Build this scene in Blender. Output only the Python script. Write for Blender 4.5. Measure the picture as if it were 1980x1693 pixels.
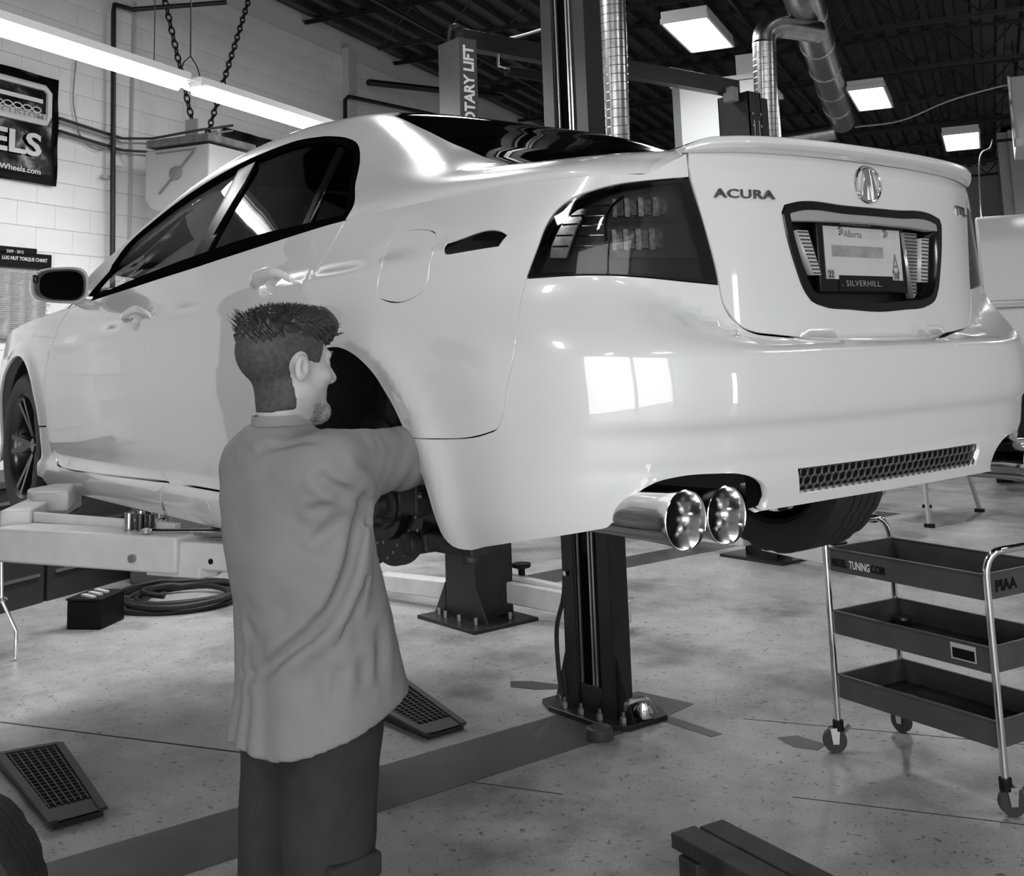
import bpy, bmesh, math, random
import numpy as np
from mathutils import Vector, Matrix
from mathutils.geometry import delaunay_2d_cdt
random.seed(7); np.random.seed(7)
PI = math.pi
for o in list(bpy.data.objects): bpy.data.objects.remove(o)
COL = bpy.context.scene.collection
SC = bpy.context.scene
# ---------------------------------------------------------------- camera, world, exposure
cam = bpy.data.cameras.new('camera'); cam_ob = bpy.data.objects.new('camera', cam); COL.objects.link(cam_ob)
_r = Vector((-0.61477, -0.78795, -0.03417)).normalized(); _f = Vector((0.77707, -0.61244, 0.1453)).normalized()
_r = (_r - _f * _r.dot(_f)).normalized(); _u = _r.cross(_f)
cam_ob.matrix_world = Matrix(((_r.x, _u.x, -_f.x, -2.54), (_r.y, _u.y, -_f.y, 2.255), (_r.z, _u.z, -_f.z, 1.64), (0, 0, 0, 1)))
cam.sensor_width = 36; cam.lens = 2145 / 1980 * 36; cam.shift_y = -473.5 / 1980; cam.clip_start = .05; cam.clip_end = 200
SC.camera = cam_ob
SC.view_settings.view_transform = 'Standard'; SC.view_settings.look = 'None'; SC.view_settings.gamma = 1
SC.view_settings.exposure = -0.58; SC.view_settings.use_curve_mapping = False
w = bpy.data.worlds.new('daylight'); SC.world = w; w.use_nodes = True
w.node_tree.nodes['Background'].inputs[0].default_value = (.9, .9, .9, 1); w.node_tree.nodes['Background'].inputs[1].default_value = 1.5
# building frame: U runs along the block wall away from the camera, V towards the block wall, origin under the camera
O3 = Vector((-2.54, 2.255, 0)); Uv = Vector((.48112, -.87666, 0)); Vv = Vector((.87666, .48112, 0)); Zv = Vector((0, 0, 1))
def B(u, v, z=0.0): return O3 + Uv * u + Vv * v + Zv * z
BROT = math.atan2(Uv.y, Uv.x)                 # rotation of the building's U axis
def area(name, loc, size, power, look, sy=None, vis=True):
    l = bpy.data.lights.new(name, 'AREA'); l.energy = power; l.size = size
    if sy: l.shape = 'RECTANGLE'; l.size_y = sy
    o = bpy.data.objects.new(name, l); COL.objects.link(o); o.location = loc
    o.rotation_euler = Vector(look).to_track_quat('-Z', 'Y').to_euler()
    return o
# daylight coming through the open overhead doors (they stand in the wall opposite the block wall)
DOORS = [(.55, .95)]          # openings in wall_right
FDOORS = [(-8.4, -3.9), (-3.6, .9)]         # openings in wall_front
VR = -8.6; VL = 7.26; U0 = -5.5; U1 = 28.3; ZC = 5.72; DH = 4.4
def daylight(name, c, w_, n, p, hh=4.3):
    l = bpy.data.lights.new(name, 'AREA'); l.shape = 'RECTANGLE'; l.size = w_; l.size_y = hh; l.energy = p
    o = bpy.data.objects.new(name, l); COL.objects.link(o)
    z = -n; x = Zv.cross(z).normalized(); y = z.cross(x)
    o.matrix_world = Matrix(((x.x, y.x, z.x, 0), (x.y, y.y, z.y, 0), (x.z, y.z, z.z, 0), (0, 0, 0, 1)))
    o.matrix_world.translation = c
for (a, b), p_ in zip(DOORS, (26,)): daylight('window_daylight', B((a + b) / 2, VR - .2, 1.3), b - a, Vv, p_, 2.2)
for (a, b), p_ in zip(FDOORS, (310, 310)): daylight('door_daylight', B(U0 - .2, (a + b) / 2, DH / 2), b - a, Uv, p_)
KBAY = 75; KTUBE = 72

# ---------------------------------------------------------------- materials
MATS = {}
def M(name, c=.5, rough=.5, metal=0., coat=0., coatr=.05, spec=.5, noise=0., nscale=20., bump=0., bscale=80., emit=0., tint=None, dirt=None):
    if name in MATS: return MATS[name]
    m = bpy.data.materials.new(name); m.use_nodes = True; nt = m.node_tree; b = nt.nodes['Principled BSDF']
    col = tint or (c, c, c * 1.01)
    b.inputs['Base Color'].default_value = (*col, 1); b.inputs['Roughness'].default_value = rough; b.inputs['Metallic'].default_value = metal
    b.inputs['Coat Weight'].default_value = coat; b.inputs['Coat Roughness'].default_value = coatr; b.inputs['Specular IOR Level'].default_value = spec
    if emit: b.inputs['Emission Color'].default_value = (1, 1, 1, 1); b.inputs['Emission Strength'].default_value = emit
    tc = nt.nodes.new('ShaderNodeTexCoord')
    if noise:
        n = nt.nodes.new('ShaderNodeTexNoise'); n.inputs['Scale'].default_value = nscale; n.inputs['Detail'].default_value = 6
        r = nt.nodes.new('ShaderNodeMapRange'); r.inputs[1].default_value = .3; r.inputs[2].default_value = .7
        r.inputs[3].default_value = c * (1 - noise); r.inputs[4].default_value = c * (1 + noise)
        nt.links.new(tc.outputs['Object'], n.inputs['Vector']); nt.links.new(n.outputs['Fac'], r.inputs[0]); nt.links.new(r.outputs[0], b.inputs['Base Color'])
    if bump:
        n = nt.nodes.new('ShaderNodeTexNoise'); n.inputs['Scale'].default_value = bscale; n.inputs['Detail'].default_value = 4
        bp = nt.nodes.new('ShaderNodeBump'); bp.inputs['Strength'].default_value = bump; bp.inputs['Distance'].default_value = .01
        nt.links.new(tc.outputs['Object'], n.inputs['Vector']); nt.links.new(n.outputs['Fac'], bp.inputs['Height']); nt.links.new(bp.outputs[0], b.inputs['Normal'])
    MATS[name] = m; return m
def glass(name, trans, rough=.0, c=1.0, ior=1.5):
    if name in MATS: return MATS[name]
    m = bpy.data.materials.new(name); m.use_nodes = True; nt = m.node_tree; nt.nodes.clear()
    out = nt.nodes.new('ShaderNodeOutputMaterial'); t = nt.nodes.new('ShaderNodeBsdfTransparent'); t.inputs[0].default_value = (trans, trans, trans, 1)
    g = nt.nodes.new('ShaderNodeBsdfGlossy'); g.inputs['Roughness'].default_value = rough; g.inputs[0].default_value = (c, c, c, 1)
    f = nt.nodes.new('ShaderNodeFresnel'); f.inputs[0].default_value = ior; mx = nt.nodes.new('ShaderNodeMixShader')
    nt.links.new(f.outputs[0], mx.inputs[0]); nt.links.new(t.outputs[0], mx.inputs[1]); nt.links.new(g.outputs[0], mx.inputs[2]); nt.links.new(mx.outputs[0], out.inputs[0])
    MATS[name] = m; return m
paint = M('white pearl paint', .68, .28, coat=1., coatr=.03); paint.node_tree.nodes['Principled BSDF'].inputs['Coat IOR'].default_value = 1.75
black = M('gloss black plastic', .005, .12, spec=.35)
matte = M('matte black plastic', .008, .6, spec=.2)
rubber = M('tyre rubber', .018, .62, bump=.15, bscale=140)
chrome = M('chrome', .82, .07, metal=1)
steel = M('brushed steel', .45, .3, metal=1)
darkst = M('dark blue lift paint', .013, .38, noise=.25, nscale=6)
armwh = M('off white lift paint', .60, .42, noise=.08, nscale=9)
galv = M('galvanised duct', .55, .26, metal=1, noise=.2, nscale=14)
whitep = M('white print', .75, .5)
blackp = M('black print', .005, .5, spec=.15)
greyp = M('grey print', .25, .6)

# ---------------------------------------------------------------- object helpers
def link(o, parent=None):
    COL.objects.link(o)
    if parent is not None: o.parent = parent
    return o
def empty(name, label, cat, loc=(0, 0, 0), rz=0, group=None):
    o = bpy.data.objects.new(name, None); COL.objects.link(o); o.location = loc; o.rotation_euler = (0, 0, rz)
    o.empty_display_size = .1; o['label'] = label; o['category'] = cat
    if group: o['group'] = group
    return o
def tag(o, label=None, cat=None, group=None, kind=None):
    for k, v in (('label', label), ('category', cat), ('group', group), ('kind', kind)):
        if v: o[k] = v
    return o
def mkmesh(name, V, F, mat, smooth=35):
    me = bpy.data.meshes.new(name); me.from_pydata([tuple(map(float, v)) for v in V], [], F)
    if isinstance(mat, (list, tuple)):
        for m_ in mat: me.materials.append(m_)
    else: me.materials.append(mat)
    if smooth:
        me.polygons.foreach_set('use_smooth', [True] * len(me.polygons)); me.set_sharp_from_angle(angle=math.radians(smooth))
    me.update(); return me
def frame(z, x=None):
    z = Vector(z).normalized(); x = Vector(x) if x is not None else (Vector((1, 0, 0)) if abs(z.x) < .9 else Vector((0, 1, 0)))
    x = (x - z * x.dot(z)).normalized(); return x, z.cross(x), z
class MB:
    def __init__(s): s.V = []; s.F = []
    def add(s, V, F):
        n = len(s.V); s.V += [tuple(v) for v in V]; s.F += [[i + n for i in f] for f in F]; return s
    def box(s, c, d, rz=0, R=None):
        P = []
        for sx in (-.5, .5):
            for sy in (-.5, .5):
                for sz in (-.5, .5): P.append(Vector((sx * d[0], sy * d[1], sz * d[2])))
        if R is None: R = Matrix.Rotation(rz, 3, 'Z')
        P = [R @ p + Vector(c) for p in P]
        return s.add(P, [(0, 1, 3, 2), (4, 6, 7, 5), (0, 4, 5, 1), (2, 3, 7, 6), (0, 2, 6, 4), (1, 5, 7, 3)])
    def beam(s, a, b, w, h, up=(0, 0, 1)):
        a = Vector(a); b = Vector(b); z = (b - a).normalized(); y = Vector(up); y = (y - z * y.dot(z)).normalized(); x = y.cross(z)
        V = [p + x * sx * w / 2 + y * sy * h / 2 for p in (a, b) for sx, sy in ((-1, -1), (1, -1), (1, 1), (-1, 1))]
        return s.add(V, [(3, 2, 1, 0), (4, 5, 6, 7), (0, 1, 5, 4), (1, 2, 6, 5), (2, 3, 7, 6), (3, 0, 4, 7)])
    def cyl(s, a, b, r, r2=None, n=20, caps=True):
        a = Vector(a); b = Vector(b); r2 = r if r2 is None else r2; x, y, z = frame(b - a)
        V = [p + x * rr * math.cos(t) + y * rr * math.sin(t) for p, rr in ((a, r), (b, r2)) for t in [2 * PI * i / n for i in range(n)]]
        F = [(i, (i + 1) % n, n + (i + 1) % n, n + i) for i in range(n)]
        if caps: F += [tuple(range(n))[::-1], tuple(range(n, 2 * n))]
        return s.add(V, F)
    def tube(s, pts, r, n=8, closed=False, caps=True):
        pts = [Vector(p) for p in pts]; m = len(pts); V = []; F = []
        rr = r if isinstance(r, (list, tuple)) else [r] * m
        x = None
        for i, p in enumerate(pts):
            if closed: t = pts[(i + 1) % m] - pts[i - 1]
            else: t = pts[min(i + 1, m - 1)] - pts[max(i - 1, 0)]
            x, y, z = frame(t, x if x is not None and abs(x.dot(t.normalized())) < .98 else None)
            V += [p + x * rr[i] * math.cos(2 * PI * k / n) + y * rr[i] * math.sin(2 * PI * k / n) for k in range(n)]
        for i in range(m if closed else m - 1):
            j = (i + 1) % m
            F += [(i * n + k, i * n + (k + 1) % n, j * n + (k + 1) % n, j * n + k) for k in range(n)]
        if caps and not closed: F += [tuple(range(n))[::-1], tuple(range((m - 1) * n, m * n))]
        return s.add(V, F)
    def lathe(s, prof, o=(0, 0, 0), axis=(0, 0, 1), n=32, closed=False):
        """prof: (radius, height) pairs"""
        x, y, z = frame(axis); o = Vector(o); m = len(prof)
        V = [o + (x * math.cos(2 * PI * k / n) + y * math.sin(2 * PI * k / n)) * r + z * h for r, h in prof for k in range(n)]
        F = [(i * n + k, i * n + (k + 1) % n, ((i + 1) % m) * n + (k + 1) % n, ((i + 1) % m) * n + k) for i in range(m if closed else m - 1) for k in range(n)]
        return s.add(V, F)
    def prism(s, poly, o, x, y, d):
        """2D polygon in plane (o; x, y) pushed out by vector d"""
        o = Vector(o); x = Vector(x); y = Vector(y); d = Vector(d); n = len(poly)
        V = [o + x * a + y * b for a, b in poly]; V += [v + d for v in V]
        return s.add(V, [tuple(range(n))[::-1], tuple(range(n, 2 * n))] + [(i, (i + 1) % n, n + (i + 1) % n, n + i) for i in range(n)])
    def build(s, name, mat, parent=None, smooth=35, bevel=0, seg=2):
        me = mkmesh(name, s.V, s.F, mat, smooth)
        bm = bmesh.new(); bm.from_mesh(me); bmesh.ops.recalc_face_normals(bm, faces=bm.faces); bm.to_mesh(me); bm.free()
        if smooth: me.set_sharp_from_angle(angle=math.radians(smooth))
        o = link(bpy.data.objects.new(name, me), parent)
        if bevel:
            b = o.modifiers.new('bevel', 'BEVEL'); b.width = bevel; b.segments = seg; b.limit_method = 'ANGLE'; b.angle_limit = math.radians(40)
        return o
def text(name, body, o, x, y, size, mat, parent=None, ext=.001, stretch=1., align='LEFT', offset=0., space=1., shear=0.):
    """lettering as mesh; o origin, x reading direction, y up"""
    cu = bpy.data.curves.new(name, 'FONT'); cu.body = body; cu.size = 1; cu.extrude = 0; cu.align_x = align; cu.offset = offset; cu.space_character = space; cu.shear = shear; cu.resolution_u = 3
    ob = bpy.data.objects.new(name, cu); COL.objects.link(ob); dg = bpy.context.evaluated_depsgraph_get()
    me = bpy.data.meshes.new_from_object(ob.evaluated_get(dg)); bpy.data.objects.remove(ob)
    x = Vector(x).normalized(); y = Vector(y).normalized(); z = x.cross(y); o = Vector(o)
    cap = .70
    bm = bmesh.new(); bm.from_mesh(me)
    g = bmesh.ops.extrude_face_region(bm, geom=bm.faces[:])
    for v in [e for e in g['geom'] if isinstance(e, bmesh.types.BMVert)]: v.co.z += 1
    for v in bm.verts: v.co = o + x * (v.co.x * size / cap * stretch) + y * (v.co.y * size / cap) + z * (ext * v.co.z)
    bmesh.ops.recalc_face_normals(bm, faces=bm.faces); bm.to_mesh(me); bm.free()
    me.materials.clear(); me.materials.append(mat)
    for p in me.polygons: p.use_smooth = False
    return link(bpy.data.objects.new(name, me), parent)
def catmull(pts, n=6, closed=False):
    P = [Vector(p) for p in pts]; m = len(P); out = []
    for i in range(m if closed else m - 1):
        a = P[(i - 1) % m] if closed or i > 0 else P[0] * 2 - P[1]; b = P[i]; c = P[(i + 1) % m]; d = P[(i + 2) % m] if closed or i + 2 < m else P[-1] * 2 - P[-2]
        for k in range(n):
            t = k / n; out.append(.5 * ((2 * b) + (c - a) * t + (2 * a - 5 * b + 4 * c - d) * t * t + (3 * b - a - 3 * c + d) * t ** 3))
    if not closed: out.append(P[-1])
    return out
# ---------------------------------------------------------------- car surfaces

def pchip(xs, ys):
    xs = np.asarray(xs, float); ys = np.asarray(ys, float)
    h = np.diff(xs); d = np.diff(ys, axis=0) / (h if ys.ndim == 1 else h.reshape((-1,) + (1,) * (ys.ndim - 1)))
    m = np.zeros_like(ys)
    for i in range(1, len(xs) - 1):
        a, b = d[i - 1], d[i]
        w1 = 2 * h[i] + h[i - 1]; w2 = h[i] + 2 * h[i - 1]
        with np.errstate(divide='ignore', invalid='ignore'):
            mm = (w1 + w2) / (w1 / a + w2 / b)
        m[i] = np.where(a * b > 0, mm, 0.0)
    m[0] = d[0]; m[-1] = d[-1]
    def f(x):
        x = np.clip(np.asarray(x, float), xs[0], xs[-1])
        i = np.clip(np.searchsorted(xs, x) - 1, 0, len(xs) - 2)
        hh = h[i]; t = (x - xs[i]) / hh
        if ys.ndim > 1:
            sh = t.shape + (1,) * (ys.ndim - 1); t = t.reshape(sh); hh = hh.reshape(sh)
        return ((2*t**3 - 3*t**2 + 1) * ys[i] + (t**3 - 2*t**2 + t) * hh * m[i] + (-2*t**3 + 3*t**2) * ys[i+1] + (t**3 - t**2) * hh * m[i+1])
    return f
def spline(xs, ys):           # natural-ish Catmull-Rom on non-uniform knots
    xs = np.asarray(xs, float); ys = np.asarray(ys, float)
    m = np.gradient(ys, xs, axis=0)
    def f(x):
        x = np.clip(np.asarray(x, float), xs[0], xs[-1])
        i = np.clip(np.searchsorted(xs, x) - 1, 0, len(xs) - 2)
        hh = (xs[i+1] - xs[i]); t = (x - xs[i]) / hh
        if ys.ndim > 1: t = t[..., None]; hh = hh[..., None]
        return ((2*t**3 - 3*t**2 + 1) * ys[i] + (t**3 - 2*t**2 + t) * hh * m[i] + (-2*t**3 + 3*t**2) * ys[i+1] + (t**3 - t**2) * hh * m[i+1])
    return f
def sstep(a, b, x):
    t = np.clip((np.asarray(x, float) - a) / (b - a), 0, 1); return t * t * (3 - 2 * t)
_B = np.array([(-1.10,0),(-1.097,.2),(-1.085,.4),(-1.062,.55),(-1.018,.67),(-.95,.768),(-.86,.838),(-.74,.88),(-.57,.897),(-.35,.905),(0,.910),
  (.5,.912),(1.1,.914),(1.8,.914),(2.3,.912),(2.75,.905),(3.1,.89),(3.35,.85),(3.55,.75),(3.68,.58),(3.75,.3),(3.77,0)], float)
_L = np.array([(-1.035,0),(-1.030,.2),(-1.008,.4),(-.975,.52),(-.93,.645),(-.88,.73),(-.80,.795),(-.70,.842),(-.55,.872),(-.35,.89),(0,.902),
  (.5,.908),(1.1,.91),(1.8,.91),(2.3,.905),(2.75,.895),(3.1,.87),(3.35,.82),(3.52,.72),(3.64,.55),(3.70,.3),(3.72,0)], float)
_U = np.concatenate([[0], np.cumsum(np.hypot(*np.diff(_B, axis=0).T))])
_sB = spline(_U, _B); _sL = spline(_U, _L)
UX = None
_side = pchip([.10,.135,.155,.20,.245,.262,.275,.35,.45,.55,.62,.70,.80,.86,.93,.98,1.04,1.10],
              [-.14,-.055,-.028,-.010,-.008,-.022,-.026,-.018,-.008,0,0,0,-.004,-.016,-.038,-.052,-.09,-.14])
_rear = pchip([.15,.22,.29,.375,.388,.395,.455,.470,.482,.55,.62,.66,.80,.95,1.0,1.06],
              [-.13,-.085,-.060,-.040,-.040,-.030,-.020,-.016,0,.004,0,0,0,0,0,.0])
_qside = pchip([.15,.22,.30,.40,.50,.60,.70,.80,.88,.95,1.0,1.06],
              [-.10,-.060,-.030,-.014,-.004,0,0,-.006,-.022,-.050,-.075,-.115])
U_SIDE = _U[10]
_xc = np.array([-.8, -.4, .1, 1.1, 2.35]); _zc = np.array([.866,.855,.832,.79,.71])
def S1(u, z):
    u = np.asarray(u, float); z = np.asarray(z, float); u, z = np.broadcast_arrays(u, z)
    sg = np.where(u < 0, -1.0, 1.0); a = np.abs(u)
    b = _sB(a); l = _sL(a)
    cw = sstep(_U[2], _U[5], a)                         # 0 centre of the tail, 1 corner and side
    z0 = .622 * (1 - cw) + .60 * cw; z1 = .640 * (1 - cw) + .78 * cw
    t = np.clip((z - z0) / (z1 - z0), 0, 1); t = t * t * (3 - 2 * t)
    p = b + (l - b) * t[..., None]
    e = 1e-3
    tb = _sB(a + e) - _sB(a - e); tl = _sL(a + e) - _sL(a - e)
    tg = tb + (tl - tb) * t[..., None]; tg /= np.linalg.norm(tg, axis=-1, keepdims=True) + 1e-12
    n = np.stack([-tg[..., 1], tg[..., 0]], -1)        # outward (rear at u=0)
    ws = sstep(_U[8], _U[10] + .25, a); wr = 1 - sstep(_U[3], _U[7], a); wq = 1 - ws - wr
    off = ws * _side(z) + wr * _rear(z) + wq * _qside(z)
    # belt crease along the flank
    x = p[..., 0]
    zc = np.interp(x, _xc, _zc)
    wc = sstep(-.80, -.55, x) * (1 - sstep(2.2, 2.6, x))
    off = off + wc * (.006 * sstep(.035, .0, np.abs(z - zc)) * (z < zc) + .006 * sstep(.016, 0, z - zc) * (z >= zc) - .004 * sstep(0, .02, z - zc))
    # wheel arch flares
    for cx, r in ((-.125, .385), (2.78, .385)):
        d = np.hypot(x - cx, (z - .31) * 1.0)
        off = off + .016 * np.exp(-((d - r) / .045) ** 2) * (z > .2)
    q = p + n * off[..., None]
    out = np.stack([q[..., 0], q[..., 1] * sg, z], -1)
    return out
_xs = np.array([-.93,-.80,-.60,-.40,-.20,0,.17,.25,.45,.65,.9,1.1,1.4,1.65,1.9,2.1,2.3,2.8,3.3,3.6])
_zsh = np.array([.985,.985,.985,.985,.983,.979,.971,.967,.957,.947,.934,.925,.910,.898,.886,.876,.865,.84,.79,.73])
_P1 = np.array([(.585,1.018),(.70,1.025),(.748,1.035),(.765,1.05),(.745,1.092),(.72,1.14),(.70,1.185),(.692,1.205),(.675,1.25),(.668,1.265),(.672,1.255),(.68,1.235),(.70,1.185),(.73,1.115),(.775,1.03),(.815,.95),(.82,.895),(.80,.865),(.75,.82),(.66,.755)])
_P2 = np.array([(.50,1.046),(.55,1.055),(.58,1.068),(.592,1.088),(.578,1.168),(.567,1.255),(.555,1.328),(.55,1.350),(.55,1.374),(.56,1.385),(.575,1.378),(.59,1.36),(.615,1.310),(.655,1.232),(.72,1.115),(.78,1.0),(.72,.925),(.67,.89),(.62,.85),(.55,.79)])
_z3 = np.array([1.06,1.07,1.085,1.10,1.195,1.285,1.358,1.378,1.400,1.412,1.415,1.410,1.385,1.30,1.17,1.06,.965,.925,.88,.82])
_shf = pchip(_xs, _zsh); _f1 = pchip(_xs, _P1); _f2 = pchip(_xs, _P2); _f3 = pchip(_xs, _z3)
def u_of_x(x, z):
    """flank parameter u at which S1 has this x"""
    lo = np.full(np.shape(x), _U[2]); hi = np.full(np.shape(x), _U[18])
    x = np.asarray(x, float)
    for _ in range(40):
        m = (lo + hi) / 2; c = S1(m, z)[..., 0] < x
        lo = np.where(c, m, lo); hi = np.where(c, hi, m)
    return (lo + hi) / 2
_xt = np.linspace(-.93, 3.6, 240); _zt = _shf(_xt); _ut = u_of_x(_xt, _zt); _p0t = S1(_ut, _zt)
_p0y = lambda x: np.interp(x, _xt, _p0t[:, 1])
def S2(x, w):
    x = np.asarray(x, float); w = np.asarray(w, float); x, w = np.broadcast_arrays(x, w)
    sg = np.where(w > 1, -1.0, 1.0); v = np.where(w > 1, 2 - w, w)
    z0 = _shf(x); y0 = _p0y(x); p1 = _f1(x); p2 = _f2(x); z3 = _f3(x)
    ks = np.array([0, .3, .55, 1.0])
    Y = np.stack([y0, p1[..., 0], p2[..., 0], np.zeros_like(y0)], -1)
    Z = np.stack([z0, p1[..., 1], p2[..., 1], z3], -1)
    def herm(A, m0=None, mend=None):
        m = np.zeros_like(A); d = np.diff(A, axis=-1) / np.diff(ks)
        m[..., 1] = (d[..., 0] + d[..., 1]) / 2; m[..., 2] = d[..., 1] * .35 + d[..., 2] * .65
        m[..., 0] = 2 * d[..., 0] - m[..., 1]; m[..., 3] = d[..., 2] if mend is None else mend
        i = np.clip(np.searchsorted(ks, v.ravel(), side='right') - 1, 0, 2).reshape(v.shape)
        h = ks[i + 1] - ks[i]; t = (v - ks[i]) / h
        g = lambda M, j: np.take_along_axis(M, j[..., None], -1)[..., 0]
        return ((2*t**3 - 3*t**2 + 1) * g(A, i) + (t**3 - 2*t**2 + t) * h * g(m, i) + (-2*t**3 + 3*t**2) * g(A, i+1) + (t**3 - t**2) * h * g(m, i+1))
    y = herm(Y); z = herm(Z, mend=0.0)
    return np.stack([x, y * sg, z], -1)
def nrm(S, a, b, e=2e-3):
    a = np.asarray(a, float); b = np.asarray(b, float)
    n = np.cross(S(a + e, b) - S(a - e, b), S(a, b + e) - S(a, b - e))
    return n / (np.linalg.norm(n, axis=-1, keepdims=True) + 1e-12)
# ---------------------------------------------------------------- the room
def node_floor():
    m = bpy.data.materials.new('painted concrete'); m.use_nodes = True; nt = m.node_tree; b = nt.nodes['Principled BSDF']; L = nt.links.new
    tc = nt.nodes.new('ShaderNodeTexCoord')
    def noise(s, d=5, r=.55):
        n = nt.nodes.new('ShaderNodeTexNoise'); n.inputs['Scale'].default_value = s; n.inputs['Detail'].default_value = d; n.inputs['Roughness'].default_value = r; L(tc.outputs['Object'], n.inputs['Vector']); return n.outputs['Fac']
    def rng(x, a, b_, c, d):
        r = nt.nodes.new('ShaderNodeMapRange'); r.inputs[1].default_value = a; r.inputs[2].default_value = b_; r.inputs[3].default_value = c; r.inputs[4].default_value = d; L(x, r.inputs[0]); return r.outputs[0]
    def mul(a, b_):
        r = nt.nodes.new('ShaderNodeMath'); r.operation = 'MULTIPLY'; L(a, r.inputs[0]); L(b_, r.inputs[1]); return r.outputs[0]
    base = rng(noise(.9, 4), .3, .7, .32, .47)
    base = mul(base, rng(noise(7, 6), .3, .7, .86, 1.08))
    base = mul(base, rng(noise(60, 4), .3, .7, .93, 1.05))
    base = mul(base, rng(noise(26, 3, .6), .625, .66, 1.0, .40))      # oil spots
    base = mul(base, rng(noise(75, 2, .5), .655, .69, 1.0, .30))      # chips
    base = mul(base, rng(noise(1.1, 6, .62), .50, .64, 1.04, .56))      # big stains
    L(base, b.inputs['Base Color'])
    b.inputs['Specular IOR Level'].default_value = .45; L(rng(noise(3, 5), .3, .7, .28, .5), b.inputs['Roughness'])
    bp = nt.nodes.new('ShaderNodeBump'); bp.inputs['Strength'].default_value = .12; bp.inputs['Distance'].default_value = .004; L(noise(45, 6), bp.inputs['Height']); L(bp.outputs[0], b.inputs['Normal'])
    return m
floor_m = node_floor()
f = MB(); c_ = [B(U0, VR), B(U1, VR), B(U1, VL), B(U0, VL)]
f.add([v + Zv * 0 for v in c_] + [v - Zv * .15 for v in c_], [(0, 1, 2, 3), (7, 6, 5, 4), (0, 4, 5, 1), (1, 5, 6, 2), (2, 6, 7, 3), (3, 7, 4, 0)])
floor = tag(f.build('floor', floor_m, smooth=0), 'worn grey concrete workshop floor with oil spots', kind='structure')
stripe_m = M('dark floor paint', .065, .42, noise=.25, nscale=5, bump=.1)
def flat(name, pts, mat, label=None, cat=None, z=.002, parent=None, kind=None):
    n = len(pts); V = [(x, y, 0) for x, y in pts] + [(x, y, z) for x, y in pts]
    me = mkmesh(name, V, [tuple(range(n))[::-1], tuple(range(n, 2 * n))] + [(i, (i + 1) % n, n + (i + 1) % n, n + i) for i in range(n)], mat, 0)
    o = link(bpy.data.objects.new(name, me), parent); return tag(o, label, cat, kind=kind)
s1_ = flat('painted_stripe', [(1.63, 3.2), (1.24, 3.2), (1.235, -1.4), (1.3, -1.75), (1.62, -1.7), (1.645, 1)], stripe_m, 'dark painted floor stripe under the car', parent=floor)
s2_ = flat('painted_stripe', [(4.3, -2.3), (3.94, -2.3), (3.92, -7.5), (4.24, -7.5)], stripe_m, 'dark painted floor stripe behind the lift', parent=floor)
flat('tape_strip', [(1.30, -1.47), (1.27, -1.54), (.93, -1.53), (.94, -1.47)], stripe_m, parent=floor)
flat('tape_strip', [(.74, -1.66), (.70, -1.74), (.55, -1.74), (.53, -1.66), (.62, -1.62)], stripe_m, parent=floor)
flat('oil_stain', [(2.20, -1.36), (2.12, -1.44), (1.98, -1.50), (1.86, -1.62), (1.80, -1.60), (1.9, -1.48), (2.0, -1.36), (2.12, -1.30)], M('oil stain', .06, .4), parent=floor)
seam_m = M('floor joint', .03, .8)
def joint(a, b, w_=.006):
    a = Vector(a); b = Vector(b); d = (b - a).normalized(); n = Vector((-d.y, d.x)) * w_ / 2
    flat('floor_joint', [tuple(a + n), tuple(a - n), tuple(b - n), tuple(b + n)], seam_m, z=.0008, parent=floor)
joint((3.405, .781), (1.5, -.28), .012); joint((1.5, -.28), (.9, -.6), .006)
joint((1.0, -1.75), (-.6, -2.65), .006); joint((.3, -1.2), (-.7, -1.75), .006)
# block wall
blockm = M('painted block', .84, .5, noise=.04, nscale=3, bump=.25, bscale=60); mortar = M('painted mortar', .70, .7)
wl = MB()
c_ = [B(U0, VL + .006), B(U1, VL + .006), B(U1, VL + .25), B(U0, VL + .25)]
wl.add(c_ + [v + Zv * (ZC + .1) for v in c_], [(3, 2, 1, 0), (4, 5, 6, 7), (0, 1, 5, 4), (1, 2, 6, 5), (2, 3, 7, 6), (3, 0, 4, 7)])
wall_left = tag(wl.build('wall_left', mortar, smooth=0), 'white painted concrete block wall', kind='structure')
bmb = MB().box((0, 0, 0), (.403, .012, .200)); bob = bmb.build('block', blockm, wall_left, smooth=0, bevel=.0015, seg=1)
me_b = bob.data; rest = MB(); cnt = 0
bob_used = False; cand = []
for r in range(28):
    z = .1 + r * .203
    if z + .1 > ZC - .05: continue
    for k in range(-14, 76):
        u = k * .406 + (.203 if r % 2 else 0)
        if u < U0 + .3 or u > min(U1 - .3, 22): continue
        cand.append(((0 if (5.3 < u < 15.5 and z > 1.9) else 100) + u, u, z))
cand.sort()
for i, (s_, u, z) in enumerate(cand):
    p = B(u, VL, z)
    if i < 296:
        o = bob if i == 0 else bpy.data.objects.new('block', me_b)
        if i: link(o, wall_left); b_ = o.modifiers.new('bevel', 'BEVEL'); b_.width = .002; b_.segments = 1
        o.location = p; o.rotation_euler = (0, 0, BROT)
    elif 4 < u: rest.box(p, (.403, .012, .200), rz=BROT)
tag(rest.build('block', blockm, wall_left, smooth=0), kind='stuff')
wallm = M('white wall', .55, .7, noise=.05, nscale=2)
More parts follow.
